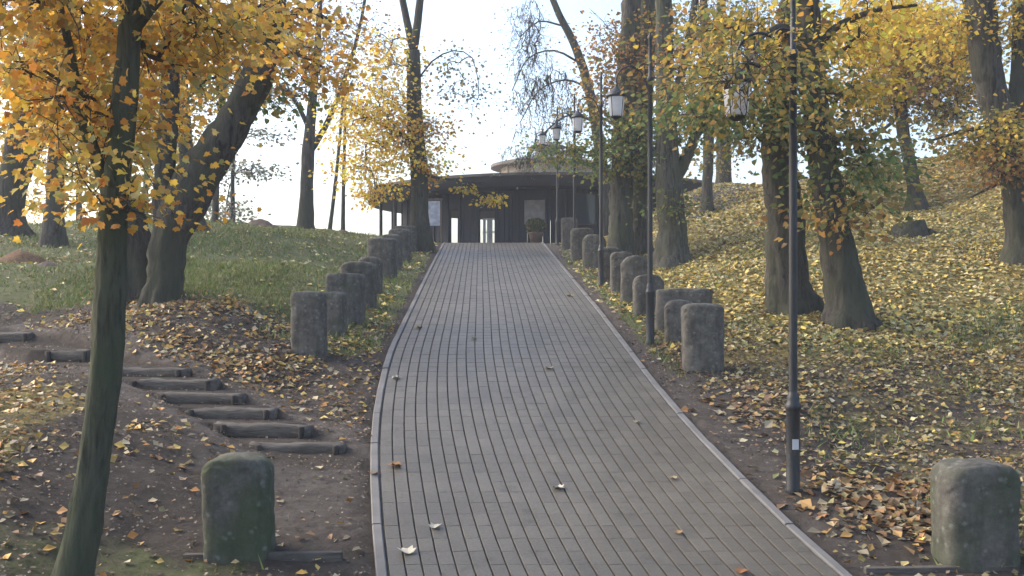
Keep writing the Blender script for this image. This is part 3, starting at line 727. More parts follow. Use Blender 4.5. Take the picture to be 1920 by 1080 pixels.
def chamfer_box(lx, ly, h, c):
    x, y = lx / 2, ly / 2
    V = [(-x,-y,-h),(x,-y,-h),(x,y,-h),(-x,y,-h),(-x,-y,-c),(x,-y,-c),(x,y,-c),(-x,y,-c),(-x+c,-y+c*.25,0),(x-c,-y+c*.25,0),(x-c,y-c*.25,0),(-x+c,y-c*.25,0)]
    Q = [[4,5,9,8],[5,6,10,9],[6,7,11,10],[7,4,8,11],[8,9,10,11],[0,1,5,4],[1,2,6,5],[2,3,7,6],[3,0,4,7]]
    return np.array(V), np.array(Q)

def frame_at(x, d, slope_x):
    """axes of the path surface: across, along, up"""
    e = 0.05
    zt = (ZP(d + e) - ZP(d - e)) / (2 * e)
    Tn = np.array([slope_x, 1.0, zt]); Tn /= np.linalg.norm(Tn)
    S = np.array([1.0, -slope_x, 0.0]); S -= Tn * (S @ Tn); S /= np.linalg.norm(S)
    N = np.cross(S, Tn)
    return S, Tn, N

NC, KW = 26, 0.08
rows = [-0.6]
while rows[-1] < 30.6:
    d = rows[-1]; e = 0.05
    sl_ = math.sqrt(1 + ((ZP(d + e) - ZP(d - e)) / .1) ** 2 + ((XL(d + e) - XL(d - e)) / .1) ** 2)
    rows.append(d + 0.2 / sl_)
PV, PQ = chamfer_box(0.0912, 0.1972, 0.05, 0.0012)
PV2, PQ2 = chamfer_box(0.0930, 0.1935, 0.05, 0.0012)
pm = np_mesh('paver', PV, [PQ]); pm.materials.append(M['paver'])
pav = []
for j in range(NC):
    for k in range(len(rows) - 1):
        d = rows[k]
        xl, xr = float(XL(d)), float(XR(d))
        t = (KW + (j + .5) * (xr - xl - 2 * KW) / NC) / (xr - xl)
        e = 0.1
        sx = ((XL(d + e) - XL(d - e)) * (1 - t) + (XR(d + e) - XR(d - e)) * t) / (2 * e)
        x = xl + (xr - xl) * t
        px, py = proj(x, d, float(ZP(d)))
        pav.append((d, x, float(sx), 690 < px < 1600 and py < 1082))
order = sorted(range(len(pav)), key=lambda i: (not pav[i][3], pav[i][0]))
single = set(order[:300])
rest = MB()
for i, (d, x, sx, vis) in enumerate(pav):
    S, Tn, N = frame_at(x, d, sx)
    off = random.gauss(0, 0.0006); tw = random.gauss(0, 0.005)
    N2 = N + S * random.gauss(0, 0.004) + Tn * random.gauss(0, 0.0025); N2 /= np.linalg.norm(N2)
    T2 = Tn + S * tw; T2 -= N2 * (T2 @ N2); T2 /= np.linalg.norm(T2)
    S2 = np.cross(T2, N2)
    P = np.array([x, d, float(ZP(d))]) + N * off
    Rm = np.stack([S2, T2, N2], 1)
    if i in single:
        o = bpy.data.objects.new('paver', pm)
        Mx = Matrix.Identity(4)
        for a in range(3):
            for b_ in range(3): Mx[a][b_] = Rm[a, b_]
            Mx[a][3] = P[a]
        o.matrix_world = Mx
        COL.objects.link(o); o.parent = path
    else:
        rest.add((PV if d < 10.3 else PV2) @ Rm.T + P, [PQ])
ro = rest.build('pavers', M['paver'], path); tag(ro, kind='stuff')
# kerb stones along both edges
for side in (0, 1):
    d = -0.5
    while d < 29.6:
        L = 0.8; e = 0.1
        f = XL if side == 0 else XR
        dc = d + L / 2 * 0.985
        sx = float((f(dc + L / 2) - f(dc - L / 2)) / L)
        zs = float((ZP(dc + L / 2) - ZP(dc - L / 2)) / L)
        Tn = np.array([sx, 1, zs]); ln = np.linalg.norm(Tn); Tn /= ln
        S = np.array([1, -sx, 0]); S = S - Tn * (S @ Tn); S /= np.linalg.norm(S); N = np.cross(S, Tn)
        x = float(f(dc)) + (0.036 if side == 0 else -0.036)
        KV, KQ = chamfer_box(0.066, L * ln - 0.008, 0.12, 0.008)
        P = np.array([x, dc, float(ZP(dc) * .5 + (ZP(dc - L / 2) + ZP(dc + L / 2)) * .25) + 0.006 + random.gauss(0, 0.003)])
        mb = MB().add(KV @ np.stack([S, Tn, N], 1).T + P, [KQ])
        mb.build('kerb_stone', M['kerb'], path)
        d += L

# ------------------------------------------------------------------ the round pavilion
PC = np.array([1.35, 36.8]); PZ = 1.62
pv = empty('pavilion', (PC[0], PC[1], PZ))
tag(pv, 'low round dark pavilion with overhanging flat roof at the top of the path', 'pavilion')
EZ0, EZ1 = 3.46 - PZ, 3.88 - PZ
RE, RWALL = 6.65, 5.4
MB().lathe([(RE, EZ1 - 0.07), (RE, EZ0), (RE - 0.12, EZ0 - 0.02), (RE - 0.5, EZ0 + 0.02), (0.02, EZ0 + 0.1)], sides=72).build('fascia', M['fascia'], pv, True)
MB().lathe([(RE - 0.04, EZ1 - 0.085), (RE + 0.05, EZ1 - 0.08), (RE + 0.05, EZ1), (RE - 0.08, EZ1 + 0.02)], sides=72).build('roof_edge', M['roofedge'], pv)
rf = MB().lathe([(RE - 0.06, EZ1 + 0.01), (4.0, EZ1 + 0.28), (1.3, EZ1 + 0.42)], sides=72).build('roof', M['roof'], pv, True)
MB().lathe([(1.75, EZ1 + 0.3), (1.75, EZ1 + 0.98)], sides=40).build('clerestory', M['cream'], rf, True)
MB().lathe([(1.74, EZ1 + 0.96), (2.15, EZ1 + 0.98), (2.15, EZ1 + 1.08), (1.2, EZ1 + 1.32), (0.5, EZ1 + 1.46), (0.45, EZ1 + 1.75), (0.7, EZ1 + 1.78), (0.05, EZ1 + 2.0)], sides=40).build('upper_roof', M['roofedge'], rf)
for k in range(14):
    a = 2 * math.pi * k / 14 + 0.1
    MB().box((1.77 * math.cos(a), 1.77 * math.sin(a), EZ1 + 0.62), (0.05, 0.07, 0.68), a).build('mullion', M['cream'], rf)
def wall_ang(X):     # angle on the near wall of the point seen at world X
    return -math.pi / 2 + math.asin((X - PC[0]) / RWALL)
gaps = [(-1.90, 0.34), (-0.80, 0.56)]
bw = 0.245
na = int(2 * math.pi * RWALL * 0.5 / bw)
bmesh_ = MB().box((0, 0, EZ0 / 2 + 0.03), (bw - 0.012, 0.07, EZ0 + 0.04)).mesh('board'); bmesh_.materials.append(M['board'])
bmesh2 = MB().box((0, 0, EZ0 / 2 + 0.03), (bw - 0.012, 0.07, EZ0 + 0.04)).box((0, -0.05, EZ0 / 2 + 0.03), (0.06, 0.05, EZ0 + 0.03)).mesh('board'); bmesh2.materials.append(M['board'])
for k in range(na):
    a = -math.pi + math.pi * (k + 0.5) / na
    X = PC[0] + RWALL * math.cos(a)
    if any(abs(X - g) < w / 2 + 0.06 for g, w in gaps) and a > -math.pi * .95: continue
    o = bpy.data.objects.new('board', bmesh2 if k % 4 == 0 else bmesh_)
    r_ = RWALL + random.gauss(0, 0.008)
    o.location = (r_ * math.cos(a), r_ * math.sin(a), 0); o.rotation_euler = (0, 0, a + math.pi / 2)
    link(o, pv)
for g, w in gaps:   # door surrounds
    for s in (-1, 1):
        a = wall_ang(g + s * (w / 2 + 0.03))
        MB().box((RWALL * math.cos(a), RWALL * math.sin(a), EZ0 / 2), (0.10, 0.16, EZ0), a + math.pi / 2).build('door_post', M['board'], pv)
    a = wall_ang(g)
    lz = 1.30 if w < .5 else 1.22
    MB().box((RWALL * math.cos(a), RWALL * math.sin(a), lz + (EZ0 - lz) / 2), (w + 0.05, 0.1, EZ0 - lz), a + math.pi / 2).build('door_head', M['board'], pv)
    if w > .5:
        for gz in (0.98, 0.55): MB().box((5.15 * math.cos(a), 5.15 * math.sin(a), gz), (w, 0.04, 0.05), a + math.pi / 2).build('gate_rail', M['white'], pv)
        for q in (-.2, -.07, .02, .19):
            MB().box((5.15 * math.cos(a) + q, 5.15 * math.sin(a), 0.5), (0.075, 0.05, 1.0), a + math.pi / 2).build('gate_bar', M['white'], pv)
for k in range(16):   # posts under the eave all round
    a = 2 * math.pi * (k + 0.35) / 16
    if -2.45 < math.atan2(math.sin(a), math.cos(a)) < -0.55: continue
    MB().tube([(6.2 * math.cos(a), 6.2 * math.sin(a), -0.1), (6.2 * math.cos(a), 6.2 * math.sin(a), EZ0 + 0.05)], 0.06, 10).build('post', M['fascia'], pv)
def wallpanel(name, px, py, w, h, mat, frame=None, proud=0.12):
    X = (px - 960) / F * 31.5
    a = wall_ang(X); r_ = RWALL + proud
    cx, cy = r_ * math.cos(a), r_ * math.sin(a)
    cz = (YH - py) / F * (PC[1] + cy) - PZ
    o = MB().box((cx, cy, cz), (w, 0.03, h), a + math.pi / 2).build(name, mat, pv)
    if frame:
        for s in (-1, 1):
            MB().box((cx + s * (w / 2 + .025) * -math.sin(a), cy + s * (w / 2 + .025) * math.cos(a), cz), (0.05, 0.06, h + 0.1), a + math.pi / 2).build('frame', frame, o)
            MB().box((cx, cy, cz + s * (h / 2 + .025)), (w, 0.06, 0.05), a + math.pi / 2).build('frame', frame, o)
    return o
wallpanel('poster', 1003, 398, 0.66, 0.78, M['panel'], M['board'])
wallpanel('window', 1096, 392, 0.62, 0.9, M['glass'], M['fascia'])
wallpanel('window', 1160, 392, 0.62, 0.9, M['glass'], M['fascia'])
# notice board standing before the pavilion
nb = empty('notice_board', (W(812, 440, 29.6)[0], 29.6, Tz1(W(812, 440, 29.6)[0], 29.6)))
tag(nb, 'narrow white notice board on brown posts left of the pavilion doorway', 'notice board')
nb_z = (YH - 400) / F * 29.6 - nb.location.z
MB().box((0, 0, nb_z), (0.42, 0.04, 0.74)).build('sheet', M['paper'], nb)
for s in (-1, 1):
    MB().box((s * 0.235, 0, nb_z / 2 + 0.2), (0.05, 0.07, nb_z + 0.5)).build('post', M['wood'], nb)
MB().box((0, 0, nb_z + 0.42), (0.56, 0.10, 0.05)).build('top_rail', M['wood'], nb)
# planter by the pavilion
pl = empty('planter', (W(1005, 450, 30.3)[0], 30.3, Tz1(W(1005, 450, 30.3)[0], 30.3)))
tag(pl, 'brown pot with a small dark shrub before the pavilion wall', 'planter')
MB().lathe([(0.0, 0.02), (0.15, 0.02), (0.22, 0.38), (0.25, 0.40), (0.25, 0.44), (0.21, 0.44), (0.0, 0.40)], sides=18).build('pot', M['terra'], pl, True)

# ------------------------------------------------------------------ leaves
PAL = {
    'orange': [(0.42, 0.21, 0.035), (0.50, 0.28, 0.045), (0.36, 0.17, 0.04), (0.30, 0.13, 0.035), (0.45, 0.30, 0.06), (0.20, 0.15, 0.05)],
    'gold': [(0.66, 0.42, 0.06), (0.58, 0.34, 0.05), (0.52, 0.38, 0.09), (0.44, 0.24, 0.045), (0.60, 0.46, 0.10)],
    'olive_yellow': [(0.30, 0.22, 0.05), (0.20, 0.17, 0.05), (0.42, 0.29, 0.05), (0.13, 0.14, 0.05), (0.26, 0.15, 0.05)],
    'ochre': [(0.40, 0.27, 0.07), (0.46, 0.30, 0.06), (0.34, 0.24, 0.09), (0.30, 0.18, 0.06), (0.24, 0.21, 0.09), (0.38, 0.22, 0.05)],
    'yellow': [(0.52, 0.36, 0.05), (0.48, 0.31, 0.045), (0.40, 0.28, 0.06), (0.34, 0.22, 0.05), (0.22, 0.20, 0.06)],
    'rust': [(0.24, 0.12, 0.04), (0.18, 0.10, 0.045), (0.30, 0.16, 0.045), (0.14, 0.085, 0.045), (0.20, 0.15, 0.06)],
    'green': [(0.10, 0.15, 0.055), (0.13, 0.18, 0.065), (0.085, 0.125, 0.045), (0.18, 0.19, 0.055), (0.25, 0.19, 0.055)],
    'olive': [(0.20, 0.16, 0.055), (0.15, 0.145, 0.055), (0.26, 0.17, 0.055), (0.12, 0.135, 0.05), (0.32, 0.22, 0.06)],
    'pale': [(0.18, 0.20, 0.16), (0.22, 0.21, 0.17), (0.15, 0.17, 0.13), (0.24, 0.21, 0.15)],
}
LEAF4 = np.array([(0, 0, 0), (0.42, 0.45, 0.10), (0, 1.0, -0.06), (-0.42, 0.45, 0.10)])
LEAFM = np.array([(0, 0, 0), (0.26, -0.06, .05), (0.52, 0.16, .12), (0.40, 0.36, .06), (0.50, 0.62, .10), (0.20, 0.66, .02), (0.0, 1.0, -.12), (-0.20, 0.66, .02), (-0.50, 0.62, .10), (-0.40, 0.36, .06), (-0.52, 0.16, .12), (-0.26, -0.06, .05)])
LEAF6 = np.array([(0, 0, 0), (0.42, 0.12, .09), (0.36, 0.58, .05), (0.0, 1.0, -.10), (-0.36, 0.58, .05), (-0.42, 0.12, .09)])
def leaves_mesh(name, P, Ydir, Ndir, size, col, tmpl):
    n = len(P)
    Yd = Ydir / (np.linalg.norm(Ydir, axis=1)[:, None] + 1e-9)
    Nd = Ndir - Yd * (Ndir * Yd).sum(1)[:, None]; Nd /= np.linalg.norm(Nd, axis=1)[:, None] + 1e-9
    Xd = np.cross(Yd, Nd)
    t = tmpl; k = len(t)
    V = P[:, None, :] + size[:, None, None] * (t[None, :, 0:1] * Xd[:, None, :] + t[None, :, 1:2] * Yd[:, None, :] + t[None, :, 2:3] * Nd[:, None, :])
    f = np.arange(n * k).reshape(n, k)
    return np_mesh(name, V.reshape(-1, 3), [f], cols=[col])

def pick(pal, n, g):
    a = np.array(PAL[pal]); c = a[g.integers(0, len(a), n)]
    return np.clip(c * (np.array([1.5, 1.52, 1.3]) if pal in ('orange', 'gold', 'yellow', 'olive_yellow', 'rust', 'ochre') else np.array([1.2, 1.2, 1.15])) * g.normal(1.0, 0.13, (n, 1)) * (1 + g.normal(0, 0.05, (n, 3))), 0.01, 0.82)

# shrub in the planter
g0 = np.random.default_rng(3); n = 500
dv = g0.normal(size=(n, 3)); dv /= np.linalg.norm(dv, axis=1)[:, None]
Pp = np.array([0, 0, 0.62]) + dv * (0.30 * g0.random((n, 1)) ** .4) * np.array([1, 1, .8])
me = leaves_mesh('foliage', Pp, dv + g0.normal(0, .5, (n, 3)), g0.normal(size=(n, 3)), np.full(n, .09), pick('green', n, g0) * .5, LEAF4)
me.materials.append(M['leaf']); tag(link(bpy.data.objects.new('foliage', me), pl), kind='stuff')

# ------------------------------------------------------------------ trees
DENS_FAR = 2.0
def make_tree(idx, t):
    g = np.random.default_rng(100 + idx)
    d = t['d']; near = t.get('near', False)
    bx = W(t['limbs'][0][0][0], 0, d)[0]
    base = np.array([bx, d, Tz1(bx, d)])
    root = empty('tree', base)
    tag(root, t['label'], 'tree', 'park trees')
    nodes, nrad = [], []
    sides = 28 if near else 12
    for li, limb in enumerate(t['limbs']):
        pts = []
        for q, p in enumerate(limb):
            dd = d
            if li > 0: dd = d + (0.35 if li % 2 else -0.35) * q / len(limb) * (d / 15) ** .5
            if len(p) > 3: dd = p[3]
            w3 = W(p[0], p[1], dd)
            pts.append((*w3, 0.5 * p[2] / F * dd))
        pts = np.array(pts)
        if li == 0:
            pts[0, 2] = base[2] - 0.02
            pts = np.vstack([[pts[0, 0], pts[0, 1], base[2] - 0.45, pts[0, 3] * 1.15], pts])
        C = catmull(pts, 0.09 if near else 0.25)
        P, r = C[:, :3].copy(), np.maximum(C[:, 3], 0.004)
        if li == 0:
            h = np.maximum(P[:, 2] - base[2], 0)
            r = r * (1 + 0.12 * np.exp(-h / 0.2))
        else:
            r[0] *= 0.8
        wob = 0.03 * r[:, None] * g.normal(size=(len(P), 3)); wob[:, 1] *= .3
        mb = MB().tube(P + wob - base, r, sides if li == 0 else max(6, sides - 6), True, 0.12 if near else 0.07, idx * 10 + li, (0.30 * np.exp(-np.maximum(P[:, 2] - base[2], 0) / 0.16) if li == 0 and near and d > 8 else None))
        mb.build('trunk' if li == 0 else 'limb', M[t['bark']], root, True)
        sk = 1 if not near else 3
        ok = (P[:, 2] > base[2] + 1.2)
        nodes += list(P[ok][::sk]); nrad += list(r[ok][::sk])
    N = np.array(nodes); NR = list(nrad); n0 = len(N)
    parent = [-1] * n0; cnt = [0] * n0
    clumps, pals, sprs, lsc = [], [], [], []
    for (px, py, rx, ry, off, rd, k, pal) in t['blobs']:
        if k == 0: continue
        c = W(px, py, d + off); k = int(k * t.get('dens', 1.0) * (DENS_FAR if d > 14 else 1.0))
        v = g.normal(size=(k, 3)); v /= np.linalg.norm(v, axis=1)[:, None]
        v *= g.random((k, 1)) ** (1 / 2.6)
        clumps.append(c + v * np.array([rx / F * d, rd, ry / F * d])); pals += [pal] * k; lsc += [0.5 if off < -5 else 1.0] * k; sprs += [0.35 if rx < 25 and d < 26 and d > 24 else 1.0] * k
    tw = MB(); leafP, leafY, leafN, leafC, leafS = [], [], [], [], []
    if clumps:
        CL = np.concatenate(clumps)
        od = np.argsort([np.min(((N - c) ** 2).sum(1)) for c in CL])
        chains = []
        for ci in od:
            c = CL[ci]
            df = N - c
            cost = np.linalg.norm(df, axis=1) + 0.5 * np.maximum(0, df[:, 2])
            j = int(np.argmin(cost)); a = N[j]
            L = np.linalg.norm(c - a); m = max(3, int(L / 0.22))
            tt = np.linspace(0, 1, m + 1)[1:]
            arch = np.sin(tt * math.pi) * L * (0.10 + g.random() * .1)
            Q = a + (c - a) * tt[:, None] + g.normal(0, 0.035 * min(L, 1.0), (m, 3))
            Q[:, 2] += arch
            if t.get('sag'): Q[:, 2] += -t['sag'] * tt ** 2 * g.random() * 1.2 + t['sag'] * .3 * np.sin(tt * math.pi)
            ids = [j] + list(range(len(N), len(N) + m))
            N = np.vstack([N, Q]); parent += ids[:-1]; cnt += [0] * m; NR += [0.0] * m
            k = ids[-1]
            while k >= n0: cnt[k] += 1; k = parent[k]
            chains.append((ids, ci))
            CL[ci] = Q[-1]
        tipr = 0.0035 * t.get('twig', 1.0) * (1.3 if d > 18 else 1.0)
        for ids, ci in chains:
            rr = []
            for k in ids:
                rr.append(min(NR[k] * .8, 0.05) if k < n0 else tipr * (cnt[k] ** 0.5))
            rr = np.array(rr); rr[0] = min(rr[0], rr[1] * 1.25)
            tw.tube(N[ids] - base, rr, 5 if near else 4, False)
            # side twiglets
            e = N[ids[-1]]
            for _ in range(3 if near else 2):
                q = e + g.normal(0, 0.16 if near else 0.22, 3)
                tw.tube(np.array([N[ids[-2]], (e + q) / 2 + g.normal(0, .03, 3), q]) - base, [tipr, tipr * .8, tipr * .6], 4, False)
        nl, ls = t['nl'], t['ls']
        spread = 0.17 if d < 8 else (0.26 if near else 0.32)
        for ci in range(len(CL)):
            k = max(1, int(nl / lsc[ci] * g.uniform(.6, 1.4)))
            flat = t.get('flat')
            e = CL[ci] + g.normal(0, spread * sprs[ci], (k, 3)) * (np.array([1.3, 1.3, .35]) if flat else (np.array([1.5, 1.3, .42]) if d < 14 else np.array([1.3, 1.1, .45])))
            leafP.append(e)
            yd = (e - CL[ci]); yd[:, 2] -= 0.16; yd += g.normal(0, .14, (k, 3)); leafY.append(yd)
            nd = g.normal(0, 0.75, (k, 3)); nd[:, 2] += .8; leafN.append(nd)
            leafC.append(pick(pals[ci], k, g)); leafS.append(ls * lsc[ci] * g.uniform(.6, 1.25, k))
        o = tw.build('branches', M['twig'], root); tag(o, kind='stuff')
        P = np.concatenate(leafP) - base
        me = leaves_mesh('foliage', P, np.concatenate(leafY), np.concatenate(leafN), np.concatenate(leafS), np.concatenate(leafC), LEAFM if d < 8 else (LEAF6 if d < 14 else LEAF4))
        me.materials.append(M['leaf'])
        tag(link(bpy.data.objects.new('foliage', me), root), kind='stuff')
    return root
for i, t in enumerate(TREES): make_tree(i, t)

# ------------------------------------------------------------------ stone bollards
def make_bollard(px, base, top, w, d, arch, moss, label, k):
    g = np.random.default_rng(400 + k)
    X = W(px, 0, d)[0]; zb = Tz1(X, d)
    ww = w / F * d
    h = max(0.42, min(0.80, (YH - top) / F * d - zb))
    th = ww * (0.72 if ww < 0.6 else 0.5)
    nt_, nz_ = 64, 22
    ths = np.linspace(0, 2 * math.pi, nt_, endpoint=False)
    pw = 2 / 4.2
    cx = np.sign(np.cos(ths)) * np.abs(np.cos(ths)) ** pw; cy = np.sign(np.sin(ths)) * np.abs(np.sin(ths)) ** pw
    V = []
    zs = np.concatenate([np.linspace(-0.15, 0.70 * h, 22), np.linspace(0.72 * h, h, 16)])
    ra = min(ww / 2, h * 0.4) * arch + 0.02
    lean = g.normal(0, 0.015, 2)
    for z in zs:
        if z > h - ra:
            u = (z - (h - ra)) / ra
            sx = (ww / 2 - ra + ra * math.sqrt(max(0, 1 - u * u))) / (ww / 2)
        else: sx = 1.0
        sy = 1.0
        if z > h - 0.05: sy = 1 - 0.10 * ((z - h + .05) / .05) ** 2
        if z > h - 1e-6: sx *= .97
        bulge = 1 + 0.008 * math.sin(z * 5 + k)
        for a, b_ in zip(cx, cy):
            x, y = a * ww / 2 * sx * bulge, b_ * th / 2 * sy * bulge
            V.append((x + lean[0] * z, y + lean[1] * z, z))
    V = np.array(V); nzz = len(zs)
    nzv = fbm(V[:, 0] * 7 + k * 3.3 + V[:, 1] * 5, V[:, 2] * 7 + V[:, 1] * 6, 4)
    rad = np.hypot(V[:, 0], V[:, 1])[:, None] + 1e-6
    V[:, :2] *= 1 + (nzv[:, None] * 0.010) / rad
    chip = np.minimum(0, fbm(V[:, 0] * 19 + k * 5.1 + V[:, 1] * 13, V[:, 2] * 19 + V[:, 1] * 17, 3) + 0.12)
    V[:, :2] *= 1 + chip[:, None] * 0.05 / rad * .6
    V[:, 2] += np.where(V[:, 2] > h * .8, 0.006 * nzv * 2 + chip * .02, 0)
    V = np.vstack([V, [[lean[0] * h, lean[1] * h, h + 0.012]]])
    i = np.arange(nzz - 1)[:, None] * nt_; j = np.arange(nt_)[None, :]; kk = (j + 1) % nt_
    q = np.stack([i + j, i + kk, i + nt_ + kk, i + nt_ + j], -1).reshape(-1, 4)
    tp = (nzz - 1) * nt_
    tri = np.stack([tp + np.arange(nt_), tp + (np.arange(nt_) + 1) % nt_, np.full(nt_, len(V) - 1)], 1)
    me = np_mesh('stone_bollard', V, [tri, q], smooth=True)
    me.materials.append(M['stone'])
    o = bpy.data.objects.new('stone_bollard', me)
    o.location = (X, d, zb)
    o.rotation_euler = (0, 0, g.normal(0, 0.06) + (-0.12 if d > 8 else 0.0))
    o['moss'] = float(moss)
    link(o); tag(o, label, 'bollard', 'stone bollards lining the path')
for k, b in enumerate(BOLL_L + BOLL_R): make_bollard(*b, k)

# ------------------------------------------------------------------ lamp posts
def make_lamp(px, py, d, label, k):
    X = W(px, 0, d)[0]; zb = Tz1(X, d)
    L = empty('lamp_post', (X, d, zb), random.gauss(0, 0.05))
    tag(L, label, 'lamp post', 'lamp posts along the right of the path')
    MB().lathe([(0.0, -0.2), (0.052, -0.2), (0.052, 0.0), (0.056, 0.015), (0.050, 0.03), (0.050, 0.60), (0.056, 0.61), (0.060, 0.63), (0.060, 0.648), (0.044, 0.665), (0.047, 0.69), (0.040, 0.715), (0.032, 0.74)], sides=20).build('base', M['lamp'], L, True)
    MB().lathe([(0.032, 0.72), (0.030, 2.2), (0.028, 3.2), (0.036, 3.21), (0.036, 3.25), (0.022, 3.27), (0.020, 3.70), (0.028, 3.72), (0.028, 3.75), (0.012, 3.78), (0.016, 3.81), (0.0, 3.85)], sides=14).build('pole', M['lamp'], L, True)
    # crook arm, reaching over the path
    arm = [(0, 0, 3.02), (-0.05, 0, 3.18), (-0.10, 0, 3.30), (-0.18, 0, 3.37), (-0.27, 0, 3.385), (-0.36, 0, 3.34), (-0.41, 0, 3.25), (-0.415, 0, 3.14)]
    a = MB().tube(catmull(arm, 0.03), 0.011, 8).build('arm', M['lamp'], L, True)
    MB().tube(catmull([(0, 0, 3.40), (-0.08, 0, 3.42), (-0.13, 0, 3.385), (-0.12, 0, 3.34)], 0.02), 0.008, 6).build('scroll', M['lamp'], a, True)
    MB().lathe([(0.0, 3.18), (0.02, 3.17), (0.022, 3.13), (0.05, 3.11), (0.105, 3.055), (0.125, 3.03), (0.125, 3.01), (0.10, 3.005)], (-0.415, 0, 0), 20).build('lamp_hood', M['lamp'], L, True)
    MB().lathe([(0.098, 3.01), (0.100, 2.99), (0.082, 2.79), (0.070, 2.765), (0.0, 2.76)], (-0.415, 0, 0), 20).build('lamp_glass', M['opal'], L, True)
    MB().lathe([(0.0, 2.735), (0.03, 2.74), (0.055, 2.755), (0.074, 2.768), (0.074, 2.776)], (-0.415, 0, 0), 16).build('bottom_cap', M['lamp'], L, True)
    for q in range(4):
        an = q * math.pi / 2 + .78
        MB().tube([(-0.415 + 0.102 * math.cos(an), 0.102 * math.sin(an), 3.01), (-0.415 + 0.078 * math.cos(an), 0.078 * math.sin(an), 2.77)], 0.005, 5).build('cage_bar', M['lamp'], L)
    if k == 0:
        MB().box((0.004, -0.0515, 0.36), (0.046, 0.003, 0.075)).build('sticker', M['sticker'], L)
for k, l in enumerate(LAMPS): make_lamp(*l, k)

# ------------------------------------------------------------------ log steps, edging boards, stump, mounds
for k, (x0, y0, x1, y1, d0, d1, label) in enumerate(LOGS):
    A = W(x0, y0, d0); B = W(x1, y1, d1)
    A[2] = B[2] = STC[k, 2]
    n = 14; g3 = np.random.default_rng(k + 50)
    c = (A + B) / 2; c[2] = STC[k, 2] - 0.030
    ax = (B - A) / np.linalg.norm(B - A); L = np.linalg.norm(B - A); ay = np.array([-ax[1], ax[0], 0])
    th_ = np.linspace(0, 2 * math.pi, 16, endpoint=False); V = []
    for q in range(n):
        t_ = (q / (n - 1) - .5) * L * 1.1
        for a_ in th_:      # rounded, worn squared timber
            cy_, cz_ = (np.sign(f(a_)) * abs(f(a_)) ** .62 for f in (math.cos, math.sin))
            wy = 0.068 + 0.006 * g3.normal(); hz_ = 0.066 + 0.005 * g3.normal() + 0.006 * math.sin(t_ * 9 + k)
            V.append(ax * t_ + ay * cy_ * wy + np.array([0, 0, cz_ * hz_]))
    qd = [[u * 16 + v, u * 16 + (v + 1) % 16, (u + 1) * 16 + (v + 1) % 16, (u + 1) * 16 + v] for u in range(n - 1) for v in range(16)]
    o = MB().add(V, [qd, [list(range(15, -1, -1))], [list(range((n - 1) * 16, n * 16))]]).build('log_step', M['oldwood'], None, True)
    o.location = c
    o.rotation_euler = (0, 0.012 * g3.normal(), 0.02 * g3.normal())
    tag(o, label, 'log', 'log risers of the earth steps')
    for s, e in ((0, A), (1, B)):      # stakes holding the log
        q = e + (B - A) * (0.07 if s == 0 else -0.05) - c
        MB().tube([(q[0], q[1] - 0.085, q[2] - 0.25), (q[0] + .004, q[1] - 0.088, q[2] + 0.018), (q[0] + .004, q[1] - 0.088, q[2] + 0.028)], [0.026, 0.026, 0.02], 8).build('stake', M['stake'], o, True)
def edging(pxa, pxb, py, d, label):
    A = W(pxa, py, d); B = W(pxb, py, d)
    c = (A + B) / 2; c[2] = Tz1(c[0], d) + 0.012
    o = bevel(MB().box((0, 0, -0.03), (B[0] - A[0], 0.05, 0.09)).build('edging_board', M['oldwood']), 0.006)
    o.location = c; o.rotation_euler = (0, R(-0.6), R(1.0))
    tag(o, label, 'board', 'edging boards sunk in the ground')
edging(345, 642, 1036, 6.17, 'thin weathered edging board sunk at the foot of the green mossy bollard')
edging(1620, 1905, 1060, 6.0, 'thin weathered edging board sunk at the foot of the large right bollard')
def lump(name, px, py, d, rx, ry, h, mat, label, cat, seed):
    X = W(px, 0, d)[0]; zb = Tz1(X, d)
    na_, nr = 26, 9; V = []
    for i in range(nr):
        t = i / (nr - 1)
        for j in range(na_):
            a = 2 * math.pi * j / na_
            V.append((rx * t * math.cos(a), ry * t * math.sin(a), h * (1 - t * t) ** 1.0 - 0.12 * t))
    V = np.array(V); nzv = fbm(V[:, 0] * 4 + seed, V[:, 1] * 4 + seed, 4)
    V[:, 2] += nzv * h * .45
    q = [[i * na_ + j, (i + 1) * na_ + j, (i + 1) * na_ + (j + 1) % na_, i * na_ + (j + 1) % na_] for i in range(nr - 1) for j in range(na_)]
    o = MB().add(V, [q]).build(name, mat, None, True); o.location = (X, d, zb - .02)
    tag(o, label, cat)
M['earth'] = noise_mat('earth_heap', [(0.3, (0.07, 0.05, 0.04)), (0.6, (0.13, 0.095, 0.075)), (0.8, (0.18, 0.13, 0.09))], 9, 0.95, 0.6, 30)
lump('earth_mound', 488, 428, 28.0, 0.62, 0.6, 0.26, M['earth'], 'low brown earth mound on the grassy skyline beside the bare tree', 'mound', 1)
lump('earth_mound', 640, 440, 29.0, 0.42, 0.4, 0.12, M['earth'], 'tiny brown earth mound on the skyline under the thin saplings', 'mound', 2)
lump('earth_mound', 90, 505, 16.6, 0.32, 0.25, 0.12, M['earth'], 'small dark earth heap on the grass at far left', 'mound', 3)
lump('leaf_heap', 35, 490, 17.6, 0.7, 0.45, 0.22, noise_mat('brown_leaf_heap', [(0.3, (0.07, 0.042, 0.026)), (0.55, (0.15, 0.085, 0.042)), (0.8, (0.22, 0.13, 0.06))], 22, 0.95, 0.8, 50), 'reddish brown heap of leaves on the grass at far left', 'leaf heap', 4)
sx_, sd_ = W(1705, 0, 20.6)[0], 20.6
st = empty('tree_stump', (sx_, sd_, Tz1(sx_, sd_)))
tag(st, 'low dark broken tree stump on the yellow leaf slope', 'tree stump')
